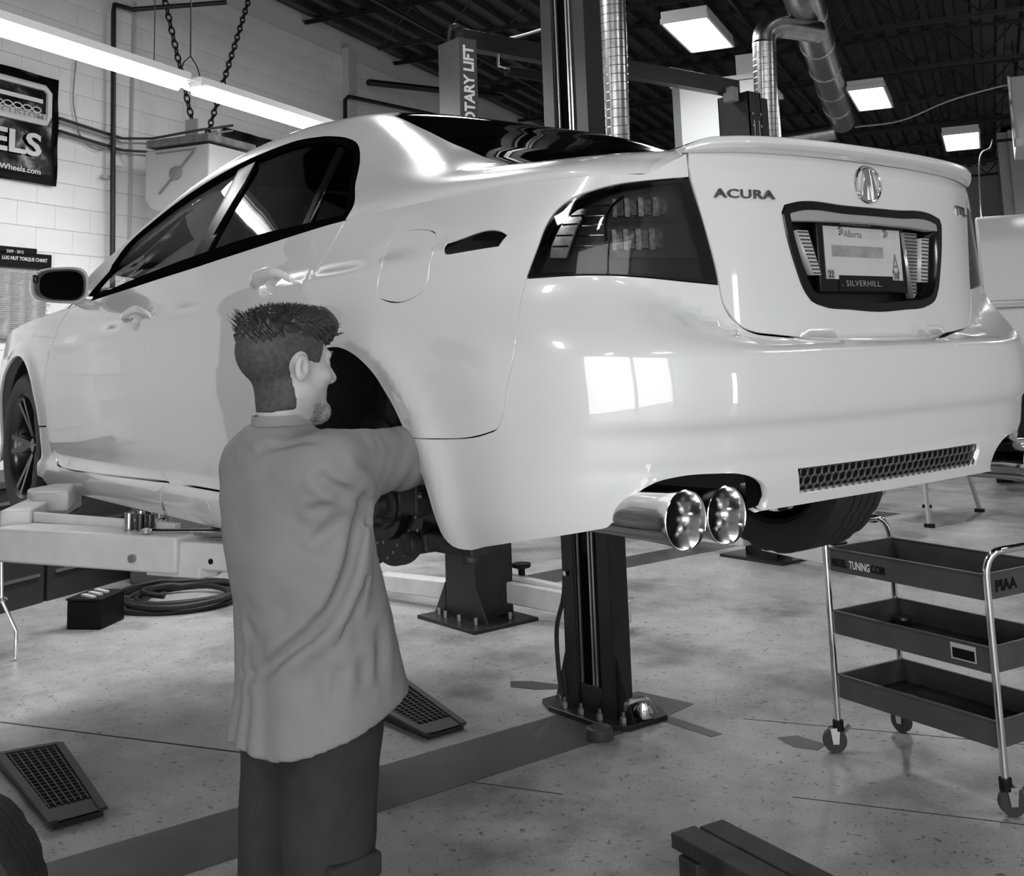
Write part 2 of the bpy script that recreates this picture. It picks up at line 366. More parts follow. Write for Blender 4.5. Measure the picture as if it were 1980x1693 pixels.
def slab(name, a, b, z0, z1, th, mat, label=None):
    m_ = MB(); a = B(*a); b = B(*b); d = (b - a).normalized(); n = Vector((-d.y, d.x, 0)) * th
    P = [a, b, b + n, a + n]; m_.add([p + Zv * z0 for p in P] + [p + Zv * z1 for p in P], [(3, 2, 1, 0), (4, 5, 6, 7), (0, 1, 5, 4), (1, 2, 6, 5), (2, 3, 7, 6), (3, 0, 4, 7)])
    return tag(m_.build(name, mat, smooth=0), label, kind='structure')
slab('wall_back', (U1, VR), (U1, VL), 0, ZC + .1, -.25, wallm, 'far white block wall')
fs = [VR] + [x for d in sorted(FDOORS) for x in d] + [VL]
for i in range(0, len(fs), 2): slab('wall_front', (U0, fs[i]), (U0, fs[i + 1]), 0, ZC + .1, .25, wallm)
for a, b in FDOORS: slab('wall_front', (U0, a), (U0, b), DH, ZC + .1, .25, wallm)
# wall with the overhead doors
us = [U0] + [x for d in sorted(DOORS) for x in d] + [U1]
k = 1
for i in range(0, len(us), 2): slab('wall_right' if i == 0 else 'wall_right', (us[i], VR), (us[i + 1], VR), 0, ZC + .1, -.25, wallm)
for a, b in DOORS: slab('wall_right', (a, VR), (b, VR), 2.45, ZC + .1, -.25, wallm)
# ceiling deck: fluted steel sheet running along U
dk = MB(); pv = []; v = VR; step = .30
while v < VL + .1:
    pv += [(v, ZC), (v + .09, ZC), (v + .12, ZC + .075), (v + .27, ZC + .075)]; v += step
n = len(pv); V = [B(U0, a, z) for a, z in pv] + [B(U1, a, z) for a, z in pv]
dk.add(V, [(i, i + 1, n + i + 1, n + i) for i in range(n - 1)])
deckm = M('grey roof deck', .018, .38, noise=.5, nscale=1.5, spec=.4)
ceiling = tag(dk.build('ceiling', deckm, smooth=0), 'dark fluted steel roof deck', kind='structure')
joistm = M('dark joist paint', .008, .5)
pan = .80
web1 = MB().cyl((0, 0, 0), (0, pan / 2, .42), .011, n=6); web2 = MB().cyl((0, 0, .42), (0, pan / 2, 0), .011, n=6)
wm1 = mkmesh('web', web1.V, web1.F, joistm); wm2 = mkmesh('web', web2.V, web2.F, joistm)
nweb = 0
for ju in (4.38, 6.56, 8.74, 10.92, 13.1, 15.3, 17.5, 19.7, 21.9, 24.1, 26.3):
    t = MB()
    for s in (-1, 1):
        for z, e in ((ZC - .03, 0), (ZC - .49, 1.0)):
            t.beam(B(ju + s * .032, VL - e, z), B(ju + s * .032, VR + .1, z), .045, .008); t.beam(B(ju + s * .012, VL - e, z), B(ju + s * .012, VR + .1, z), .008, .05)
    j = t.build('joist', joistm, ceiling, smooth=0)
    v = -4.2
    while v < 6.0 and ju > 6 and nweb < 296:
        for me_ in (wm1, wm2):
            o = link(bpy.data.objects.new('web', me_), j); o.location = B(ju, v, ZC - .47); o.rotation_euler = (0, 0, BROT); v += pan / 2; nweb += 1
for jv in (-2.6, 2.2, 5.4):
    MB().beam(B(3, jv, ZC - .50), B(U1, jv, ZC - .50), .03, .03).build('bridging', joistm, ceiling, smooth=0)
# purlins bearing above the far wall, storage room
whm = M('white panel', .80, .55)
def thingbox(name, label, cat, u0, u1, v0, v1, z0, z1, mat, bevel=0):
    m_ = MB(); P = [B(u0, v0), B(u1, v0), B(u1, v1), B(u0, v1)]
    m_.add([p + Zv * z0 for p in P] + [p + Zv * z1 for p in P], [(3, 2, 1, 0), (4, 5, 6, 7), (0, 1, 5, 4), (1, 2, 6, 5), (2, 3, 7, 6), (3, 0, 4, 7)])
    return tag(m_.build(name, mat, smooth=0, bevel=bevel), label, cat)
ro = empty('storage_room', 'white panelled enclosure standing behind the lift posts, under the roof', 'enclosure', B(12, 1.5))
def rbox(name, u0, u1, v0, v1, z0, z1, mat, par):
    m_ = MB(); P = [B(u0, v0), B(u1, v0), B(u1, v1), B(u0, v1)]; off = Vector(par.location)
    m_.add([p + Zv * z0 - off for p in P] + [p + Zv * z1 - off for p in P], [(3, 2, 1, 0), (4, 5, 6, 7), (0, 1, 5, 4), (1, 2, 6, 5), (2, 3, 7, 6), (3, 0, 4, 7)])
    return m_.build(name, mat, par, smooth=0)
rbox('core', 12.06, 13.2, 2.1, 3.03, 0, 4.55, whm, ro)
for z0, z1 in ((0, .9), (.91, 1.8), (1.81, 2.7), (2.71, 3.42), (3.43, 3.83), (3.84, 4.56)):
    rbox('wall_panel', 12.0, 12.06, 2.52, 3.0, z0, z1, whm, ro); rbox('wall_panel', 12.0, 12.06, 2.1, 2.51, z0, z1, whm, ro)
rbox('corner_post', 11.98, 12.06, 3.0, 3.08, 0, 4.6, M('grey metal trim', .2, .5), ro)
rbox('roof_cap', 11.97, 13.25, 2.05, 3.1, 4.57, 4.62, whm, ro)
rbox('upper_box', 12.0, 12.4, 2.12, 2.35, 4.62, 4.85, whm, ro)
# wall return on the far right
slab('wall_return', (23.9, -.62), (23.9, VR), 0, ZC, -.2, wallm, 'pale wall return beyond the truck')
slab('wall_return', (23.9, -.62), (U1, -.62), 0, ZC, .2, wallm)
# ---------------------------------------------------------------- panel builder: cuts panels out of the car surfaces
U10 = float(_U[10])
def ux(x, z): return float(u_of_x(x, z))
def xz(pts): return [(ux(x, z), z) for x, z in pts]
def smooth_poly(pts, step=.02, corner=38, closed=True):
    P = [np.array(p, float) for p in pts]; m = len(P); cor = []
    for i in range(m):
        if not closed and i in (0, m - 1): cor.append(True); continue
        a = P[i] - P[i - 1]; b = P[(i + 1) % m] - P[i]
        c = np.dot(a, b) / (np.linalg.norm(a) * np.linalg.norm(b) + 1e-12); cor.append(c < math.cos(math.radians(corner)))
    out = []
    for i in range(m if closed else m - 1):
        b, c = P[i], P[(i + 1) % m]; a = P[i - 1]; d = P[(i + 2) % m] if (closed or i + 2 < m) else c
        L = np.linalg.norm(c - b); tb = (c - b) / max(L, 1e-9); tc = tb
        if not cor[i]: L0 = np.linalg.norm(b - a); tb = ((b - a) / max(L0, 1e-9) * L + (c - b) / L * L0) / (L + L0)
        if not cor[(i + 1) % m]: L1 = np.linalg.norm(d - c); tc = ((c - b) / L * L1 + (d - c) / max(L1, 1e-9) * L) / (L + L1)
        n = max(1, int(math.ceil(L / step)))
        for k in range(n):
            t = k / n; out.append((2*t**3-3*t**2+1)*b + (t**3-2*t**2+t)*L*tb + (-2*t**3+3*t**2)*c + (t**3-t**2)*L*tc)
    if not closed: out.append(P[-1])
    return np.array(out)
def parea(p): x, y = p[:, 0], p[:, 1]; return .5 * float(np.sum(x * np.roll(y, -1) - np.roll(x, -1) * y))
def inset(p, d):
    """moves a closed polygon inwards by d"""
    s = 1 if parea(p) > 0 else -1
    e = np.roll(p, -1, 0) - p; e /= np.linalg.norm(e, axis=1, keepdims=True) + 1e-12
    n = np.stack([-e[:, 1], e[:, 0]], 1) * s; nn = n + np.roll(n, 1, 0); l = np.linalg.norm(nn, axis=1, keepdims=True); nn /= np.maximum(l, 1e-6)
    k = np.clip(1 / np.maximum(np.sum(nn * n, 1, keepdims=True), .5), 1, 1.6)
    return p + nn * d * k
def pip(P, poly):
    x, y = P[:, 0], P[:, 1]; r = np.zeros(len(P), bool); j = len(poly) - 1
    for i in range(len(poly)):
        xi, yi = poly[i]; xj, yj = poly[j]
        c = ((yi > y) != (yj > y)) & (x < (xj - xi) * (y - yi) / (yj - yi + 1e-15) + xi); r ^= c; j = i
    return r
def cut(S, poly, holes=(), h=.03, gap=.0016, flange=.012, off=0., nofl=None, mirror=False, smooth=True, step=.02, depth=None, both=True):
    """returns V, F, N of the piece of surface S inside poly; N holds a normal per loop (zero = automatic)"""
    P = smooth_poly(poly, step) if smooth else np.array(poly, float)
    P = inset(P, gap) if gap else P
    H = [inset(smooth_poly(q, step) if smooth else np.array(q, float), -gap) for q in holes]
    loops = [P] + H
    pts = [tuple(p) for l in loops for p in l]; edges = []; o = 0
    for l in loops: edges += [(o + i, o + (i + 1) % len(l)) for i in range(len(l))]; o += len(l)
    lo = P.min(0); hi = P.max(0)
    gx, gy = np.meshgrid(np.arange(lo[0] + h / 2, hi[0], h), np.arange(lo[1] + h / 2, hi[1], h)); G = np.stack([gx.ravel(), gy.ravel()], 1)
    if len(G):
        ok = pip(G, P)
        for q in H: ok &= ~pip(G, q)
        G = G[ok]
        if len(G):
            A = np.array(pts); dm = np.full(len(G), 9.)
            for i in range(0, len(A), 400): dm = np.minimum(dm, np.min(np.hypot(G[:, None, 0] - A[None, i:i+400, 0], G[:, None, 1] - A[None, i:i+400, 1]), 1))
            G = G[dm > h * .45]; pts += [tuple(g) for g in G]
    v2, e2, f2, *_ = delaunay_2d_cdt([Vector(p) for p in pts], edges, [], 0, 1e-7)
    v2 = np.array([tuple(v) for v in v2]); f2 = [f for f in f2 if len(f) == 3]; F = np.array(f2)
    cen = v2[F].mean(1); ok = pip(cen, P)
    for q in H: ok &= ~pip(cen, q)
    F = F[ok]
    used = np.unique(F); mp = -np.ones(len(v2), int); mp[used] = np.arange(len(used)); F = mp[F]; v2 = v2[used]
    N = -nrm(S, v2[:, 0], v2[:, 1]); V = S(v2[:, 0], v2[:, 1]) + N * off
    # orientation
    a = V[F]; fn = np.cross(a[:, 1] - a[:, 0], a[:, 2] - a[:, 0]); fl = np.sum(fn * N[F[:, 0]], 1) < 0; F[fl] = F[fl][:, ::-1]
    faces = [tuple(f) for f in F]; LN = [tuple(N[i]) for f in faces for i in f]
    VV = [tuple(v) for v in V]
    if flange:
        cnt = {}
        for f in faces:
            for i in range(3): cnt[(f[i], f[(i + 1) % 3])] = 1
        bd = [(a_, b_) for (a_, b_) in cnt if (b_, a_) not in cnt]
        if nofl is not None: bd = [(a_, b_) for a_, b_ in bd if not nofl((v2[a_] + v2[b_]) / 2)]
        new = {}
        for a_, b_ in bd:
            for q in (a_, b_):
                if q not in new: new[q] = len(VV); VV.append(tuple(V[q] - N[q] * flange))
            faces.append((b_, a_, new[a_], new[b_])); LN += [(0, 0, 0)] * 4
    if mirror:
        VV = [(x, -y, z) for x, y, z in VV]; nf = []; nl = []; k = 0
        for f in faces:
            n = len(f); l = LN[k:k + n]; k += n; nf.append(tuple(f[::-1])); nl += [(a_, -b_, c_) for a_, b_, c_ in l[::-1]]
        faces, LN = nf, nl
    return VV, faces, LN
def ruled(A, Bc, n=6, mirror=False):
    """strip between two 3D curves with the same number of points"""
    A = np.array(A); Bc = np.array(Bc); V = []; m = len(A)
    for k in range(n + 1):
        t = k / n; V += [tuple(p) for p in A * (1 - t) + Bc * t]
    F = [(k * m + i, k * m + i + 1, (k + 1) * m + i + 1, (k + 1) * m + i) for k in range(n) for i in range(m - 1)]
    if mirror: V = [(x, -y, z) for x, y, z in V]
    return V, F, [(0, 0, 0)] * (4 * len(F))
def join(name, parts, mat, parent=None):
    V = []; F = []; N = []
    for v, f, n in parts: o = len(V); V += v; F += [tuple(i + o for i in q) for q in f]; N += n
    me = bpy.data.meshes.new(name); me.from_pydata(V, [], F); me.materials.append(mat)
    me.polygons.foreach_set('use_smooth', [any(abs(c) > 0 for c in (N[p.loop_start])) or len(p.vertices) == 4 for p in me.polygons]); me.update()
    # quads of flanges stay flat, ruled strips smooth
    me.normals_split_custom_set([Vector(n) for n in N])
    return link(bpy.data.objects.new(name, me), parent)

# ---------------------------------------------------------------- the car
CARZ = 1.02
car = empty('car', 'white four door saloon raised on the lift, left rear wheel taken off', 'car', (0, 0, CARZ))
def belt(x0, x1, n=24):
    return [(ux(x, float(_shf(x))), float(_shf(x))) for x in np.linspace(x0, x1, n)]
TIP = (.974, .778)
RSEAM = [(1.769,.912),(1.806,.862),(1.822,.842),(1.850,.812),(1.9125,.7529),(2.02,.64),(2.1384,.5117),(2.196,.4353),(2.235,.35),(2.25,.262)]
ARCHF = xz([(.262,.262),(.255,.33),(.235,.41),(.20,.48),(.15,.545),(.09,.595),(.02,.632),(-.06,.651)])
ARCHR = [(1.65,.6545),(1.5904,.6406),(1.532,.615),(1.4824,.583),(1.4526,.5547),(1.4181,.5187),(1.3916,.4826),(1.366,.4421)]
ARCHB = [(1.3398,.3943),(1.3114,.3402),(1.2915,.2794),(1.2807,.2406),(1.2617,.2205),(1.2354,.2151),(1.1617,.2291),(.9934,.2593),(.8563,.2802)]
SEAM = [(.9901,.7224),(1.0079,.6184),(1.0306,.5519),(1.0500,.4903),(1.0641,.4747),(1.0859,.4681)]
LAMPT = [(.9613,.8044),(.9429,.8444),(.9253,.8848),(.9073,.910),(.8803,.931),(.8496,.9444),(.8112,.9534),(.7425,.9633),(.6545,.9705),(.5752,.9773)]
LAMPI = [(.5659,.9449),(.5487,.8904),(.5335,.834),(.5194,.7778),(.5155,.7523)]
LAMPB = [(.5913,.7593),(.6683,.768),(.7432,.7739),(.8189,.7773),(.8741,.7785),(.9328,.7780)]
TRUNKG = [(.5083,.7151),(.4903,.6881),(.4596,.6662),(.4199,.6516),(.352,.6428),(.2756,.6364),(.1849,.6302),(.0956,.6269),(0,.6262)]
EXH = [(.8285,.285),(.8062,.305),(.7835,.3316),(.7586,.3503),(.7202,.3677),(.67,.3758),(.5859,.3763),(.5123,.3697),(.4769,.359),(.4478,.3389),(.4372,.3149),(.4438,.2976),(.4736,.2917)]
mir = lambda P: [(-a, b) for a, b in P][::-1]
# rear bumper
left = mir(TRUNKG)                                           # from centre outwards on the right side (negative u) is mirrored below
half = TRUNKG[::-1] + [(.5155,.7523)] + LAMPB + [TIP] + SEAM + [(1.366,.4475)] + ARCHB + EXH + [(.35,.2935), (.25,.2945)]
full = [(0,.6262)] + half[1:] + [(0,.2945)] + [(-a, b) for a, b in half[1:]][::-1]
MESHR = [(.357,.3691),(.345,.3185),(-.345,.3185),(-.357,.3691)]
join('rear_bumper', [cut(S1, full, holes=[MESHR], h=.022, flange=.02)], paint, car)
FUEL = [(1.4817,.9017),(1.4632,.9095),(1.34,.9126),(1.3109,.9064),(1.2882,.8921),(1.2765,.8654),(1.2798,.845),(1.2907,.8295),(1.2936,.7927),(1.3064,.773),(1.3273,.764),(1.4623,.7571),(1.4905,.7651),(1.5007,.7851),(1.4972,.8195),(1.4843,.8444),(1.4967,.8723),(1.4966,.892)]
MARK = [(1.2402,.8732),(1.0447,.8769),(1.0356,.8722),(1.0551,.8517),(1.2305,.8465),(1.2345,.8515)]
DLO = [(-.0568,.0648),(.023,.1973),(.1093,.3106),(.180,.3680),(.2626,.3871),(.3865,.3894),(.6422,.3957),(.9114,.4031),(1.1652,.4106),(1.4466,.4253),(1.6441,.4367),(1.8235,.425),(1.9407,.3548),(1.985,.2),(1.99,.0)]
Q = [belt(-.055, -.05, 2)[0]] + RSEAM + ARCHF + ARCHR + [(1.366,.4475)] + SEAM[::-1] + [TIP] + LAMPT + [(.5778,1.03)] + [(.6166,1.0095)] + [(a_, b_ + .0018) for a_, b_ in belt(-.93, -.07, 30)]
top_side = [(x, .0) for x in (-.93, -.5, -.05)] + DLO + [(2.13,.0),(2.15,.25),(2.10,.50),(2.0,.565),(1.8,.585),(1.6,.61),(1.42,.65),(1.3,.665),(.9,.665),(.5,.665),(.30,.64),(.21,.59),(.172,.550),(-.0164,.556),(-.2109,.556),(-.3071,.575),(-.345,.597),(-.385,.585),(-.43,.562),(-.6,.55),(-.93,.55)]
for mr in (False, True):
    nb = lambda p: abs(p[1] - float(_shf(S1(p[0], p[1])[0]))) < .004 or (p[0] < .67 and p[1] > .983 and p[0] > .5785)
    a = cut(S1, Q, holes=[FUEL, MARK] if not mr else [MARK], h=.026, gap=.0016, nofl=nb, mirror=mr)
    nb2 = lambda p: p[1] < .003 or p[0] < -.927
    b = cut(S2, top_side, h=.03, gap=.0, nofl=nb2, mirror=mr)
    t = np.linspace(0, 1, 10); A = S1(.655 + (.5778 - .655) * t, .985 + (1.03 - .985) * t); Bc = S2(np.full(10, -.93), .55 * t)
    r = ruled(A[::-1] if not mr else A, Bc[::-1] if not mr else Bc, 5, mirror=mr)
    o = join('quarter_panel', [a, b, r], paint, car)
join('fuel_door', [cut(S1, FUEL, h=.03)], paint, car)
for mr in (False, True):
    join('side_marker', [cut(S1, MARK, h=.02, off=-.001, gap=.001, mirror=mr)], black, car)
# doors
BS = [(2.866,.90),(2.872,.85),(2.885,.78),(2.912,.69),(2.922,.62),(2.920,.53),(2.910,.43),(2.893,.34),(2.86,.285),(2.80,.262)]
FS = [(3.84,.246),(3.97,.257),(4.08,.30),(4.118,.355),(4.129,.45),(4.125,.565),(4.11,.655),(4.07,.72),(4.0,.80),(3.93,.85)]
rd = belt(-.05, 1.076, 30) + BS + [(2.6,.262),(2.4,.262)] + RSEAM[::-1]
fd = belt(1.08, 2.10, 26) + FS[::-1] + [(3.5,.249),(3.1,.256)] + BS[::-1]
nbt = lambda p: abs(p[1] - float(_shf(S1(p[0], p[1])[0]))) < .004
doors = {}
for mr in (False, True):
    for nm_, pl_, hx, hz in (('rear_door', rd, .275, .826), ('front_door', fd, 1.275, .782)):
        cup = [(ux(hx, hz) + .048 * math.cos(t), hz + .030 * math.sin(t)) for t in np.linspace(0, 2 * PI, 24, endpoint=False)]
        d_ = join(nm_, [cut(S1, pl_, holes=[cup], h=.03, mirror=mr)], paint, car)
        sg = -1 if mr else 1; V = []
        for r_, dp in ((1.04, .0), (.93, .010), (.75, .019), (.5, .024), (.2, .026)):
            for t in np.linspace(0, 2 * PI, 24, endpoint=False):
                a_, b_ = ux(hx, hz) + .048 * r_ * math.cos(t), hz + .030 * r_ * math.sin(t); p = S1(a_, b_) + nrm(S1, a_, b_) * dp; V.append((p[0], p[1] * sg, p[2]))
        F = [(k * 24 + i, k * 24 + (i + 1) % 24, (k + 1) * 24 + (i + 1) % 24, (k + 1) * 24 + i) for k in range(4) for i in range(24)] + [tuple(range(96, 120))]
        MB().add(V, F).build('handle_cup', paint, d_, smooth=60)
        V = []; K = 16
        for k in range(K + 1):
            q = k / K; x_ = hx - .135 + .24 * q; z_ = hz + .012 - .004 * q
            a_ = ux(x_, z_); p = S1(a_, z_); n_ = -nrm(S1, a_, z_); o_ = .004 + .036 * (1 - abs(2 * q - 1) ** 4) ; rv = .014 * (1 - .35 * abs(2 * q - 1) ** 3); rn = .008
            for t in np.linspace(0, 2 * PI, 12, endpoint=False):
                w_ = p + n_ * (o_ + rn * math.cos(t)) + np.array([0, 0, 1]) * rv * math.sin(t); V.append((w_[0], w_[1] * sg, w_[2]))
        F = [(k * 12 + i, k * 12 + (i + 1) % 12, (k + 1) * 12 + (i + 1) % 12, (k + 1) * 12 + i) for k in range(K) for i in range(12)] + [tuple(range(12)), tuple(range(K * 12, K * 12 + 12))]
        MB().add(V, F).build('door_handle', paint, d_, smooth=50)
    skirt = [(ux(.285,.258), .258), (2.4,.2585),(2.8,.252),(3.1,.2525),(3.5,.2455),(3.84,.2425),(3.975,.2535),(4.084,.297),(4.114,.355),(4.124,.395)] + xz([(2.402,.395),(2.405,.30),(2.40,.20),(2.36,.160),(2.2,.152),(1.8,.150),(1.2,.150),(.6,.152),(.30,.158)])
    sk1 = [p for p in skirt if p[0] <= 2.84] ; 
    rear_sk = [(ux(.285,.258), .258), (2.4,.2585),(2.79,.2585),(2.82,.235),(2.835,.152)] + xz([(.6,.152),(.30,.158)])
    front_sk = [(2.79,.2585),(3.1,.2525),(3.5,.2455),(3.84,.2425),(3.975,.2535),(4.084,.297),(4.114,.355),(4.124,.395)] + xz([(2.402,.395),(2.405,.30),(2.40,.20),(2.36,.160),(2.2,.152),(1.8,.150),(1.2,.150)]) + [(2.84,.152),(2.825,.235)]
    join('side_skirt', [cut(S1, rear_sk, h=.03, mirror=mr, gap=.001)], paint, car); join('side_skirt', [cut(S1, front_sk, h=.03, mirror=mr, gap=.001)], paint, car)
    ca = [(2.775 + .375 * math.cos(math.radians(a)), .32 + .375 * math.sin(math.radians(a))) for a in range(168, -8, -8)]
    fen = belt(2.105, 3.3, 20) + xz([(3.30,.60),(3.22,.50),(3.17,.42)]) + xz(ca[::-1]) + FS[4:] + []
    fen = belt(2.105, 3.3, 20) + xz([(3.30,.66),(3.26,.52),(3.15,.30)]) + xz(ca[::-1]) + [(4.126,.40)] + FS[4:]
    join('front_fender', [cut(S1, fen, h=.03, mirror=mr)], paint, car)
    # nose
    u0 = ux(3.305, .6); ue = float(_U[-1]) - .0005
    nose = [(u0, .785), (ux(3.305,.785),.785)] + [(u, .75) for u in np.linspace(u0 + .1, ue, 12)] + [(u, .2) for u in np.linspace(ue, u0 - .1, 12)] + xz([(3.17,.30),(3.27,.52),(3.305,.66)])
    join('front_bumper', [cut(S1, nose[1:], h=.04, mirror=mr, smooth=False, gap=0)], paint, car)
    # side glass and its black surround
    dlo = [(x, .004) for x in np.linspace(1.985, -.045, 20)] + DLO[:-1]
    inn = inset(smooth_poly(dlo), .034); inn = [tuple(p) for p in inn]
    # polygons inside are built directly from the inset outline
    ring = cut(S2, dlo, h=.03, flange=.02, gap=.001, mirror=mr, holes=[]) if False else None
    P0 = smooth_poly(dlo)
    fr = cut(S2, [tuple(p) for p in P0], holes=[inn], h=.03, flange=.016, gap=.0008, off=-.002, mirror=mr, smooth=False)
    join('window_surround', [fr], M('black window rubber', .003, .6, spec=0.), car)
    inp = np.array(inn)
    def strip(x0, x1, slant, wtop=.40):
        return [(x0, .02), (x0 + slant, wtop), (x1 + slant, wtop), (x1, .02)]
    join('pillar_cover', [cut(S2, strip(.84, .965, .060, .372), h=.04, flange=.01, gap=0, off=-.004, mirror=mr, smooth=False)], M('satin black pillar', .004, .25, spec=.015), car)
    join('window_divider', [cut(S2, strip(.165, .200, .10, .345), h=.03, flange=.01, gap=0, off=-.003, mirror=mr, smooth=False)], black, car)
    def pane(x0, x1, s0, s1, mat, nm):
        c = (inp[:, 0] > x0 + s0 * inp[:, 1] / .4) & (inp[:, 0] < x1 + s1 * inp[:, 1] / .4); P = inp[c]
        if parea(inp) < 0: P = P
        # order by angle about the centroid keeps the outline simple (all panes are star-shaped)
        a_ = np.arctan2((P - P.mean(0))[:, 1], (P - P.mean(0))[:, 0]); P = P[np.argsort(a_)]
        join(nm, [cut(S2, [tuple(p) for p in P], h=.05, flange=0, gap=0, off=-.012, mirror=mr, smooth=False)], mat, car)
    pane(.19, .86, .11, .06, glass('tinted glass', .06, .03, .6, 1.14), 'rear_door_glass')
    pane(-.2, .19, .11, .11, glass('tinted glass', .06, .03, .6, 1.14), 'quarter_glass')
    pane(.94, 2.2, .065, 0, glass('clear glass', .93, 0, .8, 1.2), 'front_door_glass')
# roof, rear window, windscreen, hood
def both(half_): return half_ + [(a, 2 - b) for a, b in half_][::-1]
roof = both([(.372,1.0),(.368,.80),(.34,.70),(.305,.66),(.5,.672),(.9,.672),(1.3,.672),(1.40,.70),(1.44,.85),(1.45,1.0)][0:1] + [(.368,.80),(.34,.70),(.318,.668),(.5,.672),(.9,.672),(1.3,.672),(1.39,.70),(1.43,.85)])
roof_l = [(.372,1.0),(.368,.80),(.34,.70),(.318,.669),(.5,.671),(.9,.671),(1.3,.671),(1.38,.69),(1.42,.85),(1.43,1.0)]
roof = roof_l + [(a, 2 - b) for a, b in roof_l[1:-1]][::-1]
join('roof_panel', [cut(S2, roof, h=.05)], paint, car)
rg = [(.366,1.0),(.362,.80),(.33,.70),(.27,.63),(.205,.595),(.166,.553),(-.0164,.560),(-.2109,.560),(-.3071,.579),(-.338,.60),(-.36,.65),(-.43,.78),(-.47,.90),(-.48,1.0)]
rgf = rg + [(a, 2 - b) for a, b in rg[1:-1]][::-1]
join('rear_window', [cut(S2, rgf, h=.045, off=-.003)], glass('rear glass', .035, .04, .6, 1.2), car)
ws = [(1.44,1.0),(1.43,.85),(1.40,.70),(1.44,.655),(1.6,.618),(1.8,.593),(2.0,.573),(2.07,.56),(2.16,.70),(2.22,.85),(2.24,1.0)]
join('windscreen', [cut(S2, ws + [(a, 2 - b) for a, b in ws[1:-1]][::-1], h=.05, off=-.004)], glass('clear glass', .93, 0, .8, 1.2), car)
hd = [(2.16,.0),(2.17,.4),(2.2,.7),(2.27,1.0),(2.2,1.3),(2.17,1.6),(2.16,2.0)] + [(x, 2.0) for x in np.linspace(2.3, 3.6, 8)] + [(3.6, w_) for w_ in np.linspace(1.8, .2, 9)] + [(x, .0) for x in np.linspace(3.6, 2.3, 8)]
join('bonnet', [cut(S2, hd, h=.06, smooth=False, gap=.001)], paint, car)
# ruled closing strip between bonnet and nose
t = np.linspace(0, 1, 14); xa = ux(3.6, .74)
for mr in (False, True):
    A = S1(xa + (float(_U[-1]) - .0005 - xa) * t, np.full(14, .75)); Bc = S2(np.full(14, 3.6), t)
    join('bonnet_edge', [ruled(A if not mr else A[::-1], Bc if not mr else Bc[::-1], 4, mirror=mr)], paint, car)
# boot lid
GARN = [(.3000,.9245),(.262,.933),(.10,.9331),(0,.9331),(-.10,.9331),(-.262,.933),(-.3000,.9245),(-.309,.9086),(-.303,.870),(-.279,.7866),(-.262,.745),(-.240,.7180),(-.205,.7062),(-.1084,.6985),(0,.6935),(.1084,.6985),(.205,.7062),(.240,.7180),(.262,.745),(.279,.7866),(.303,.870),(.309,.9086)]
tl = [(0,.6305),(.0956,.6312),(.1849,.6345),(.2756,.640),(.352,.6468),(.4199,.6556),(.4596,.6702),(.4873,.692),(.5045,.7171),(.5125,.7523),(.5194,.785),(.5487,.8904),(.5690,.965),(.5722,.9773),(.5740,1.04)]
tl = [(a_, b_ - (.0018 if b_ < .69 else 0)) for a_, b_ in tl]
tlf = tl + [(u, 1.04) for u in np.linspace(.5, -.5, 15)] + [(-a, b) for a, b in tl[1:]][::-1]
a = cut(S1, tlf, holes=[GARN], h=.024, nofl=lambda p: p[1] > 1.036)
dk = [(-.93, w_) for w_ in np.linspace(.556, 1.444, 14)] + [(-.6,1.444),(-.44,1.432),(-.405,1.38),(-.45,1.26),(-.52,1.1),(-.53,1.0),(-.52,.9),(-.45,.74),(-.405,.62),(-.44,.568),(-.6,.556)]
b = cut(S2, dk, h=.05, nofl=lambda p: p[0] < -.925)
u_ = np.linspace(.574, -.574, 30); A = S1(u_, np.full(30, 1.0395)); yy = A[:, 1]
w_s = np.interp(-A[:, 1], -S2(np.full(60, -.93), np.linspace(.55, 1.45, 60))[:, 1], np.linspace(.55, 1.45, 60)); Bc = S2(np.full(30, -.93), w_s)
join('boot_lid', [a, b, ruled(A, Bc, 5)], paint, car)
# spoiler: bowed lip along the boot edge
sp_s = np.linspace(-1, 1, 41); V = []; prof = []
for s in sp_s:
    u = s * .585; e = 1 - abs(s) ** 8 * .85
    p = S1(u, 1.035); n = -nrm(S1, u, 1.03); n = n / np.linalg.norm(n); n[2] = 0
    zt = 1.0705 - .012 * abs(s) ** 3 - .016 * max(0, (abs(s) - .93) / .07); zb = 1.0385 - .010 * abs(s) ** 2.5
    sec = [p + n * (.004), p + n * (.022 * e + .006), p + n * (.034 * e + .006), p + n * (.030 * e + .004), p - n * .05, p - n * .13]
    zz = [zb, zb + .004, zb + (zt - zb) * .55, zt, zt + .002 * e, 1.052]
    V += [(q[0], q[1], z_) for q, z_ in zip(sec, zz)]
m_ = 6; F = [(i * m_ + k, i * m_ + k + 1, (i + 1) * m_ + k + 1, (i + 1) * m_ + k) for i in range(40) for k in range(m_ - 1)] + [tuple(range(m_)), tuple(range(40 * m_, 41 * m_))[::-1]]
x = MB(); x.add(V, F); x.build('spoiler', paint, car, smooth=40, bevel=.003)
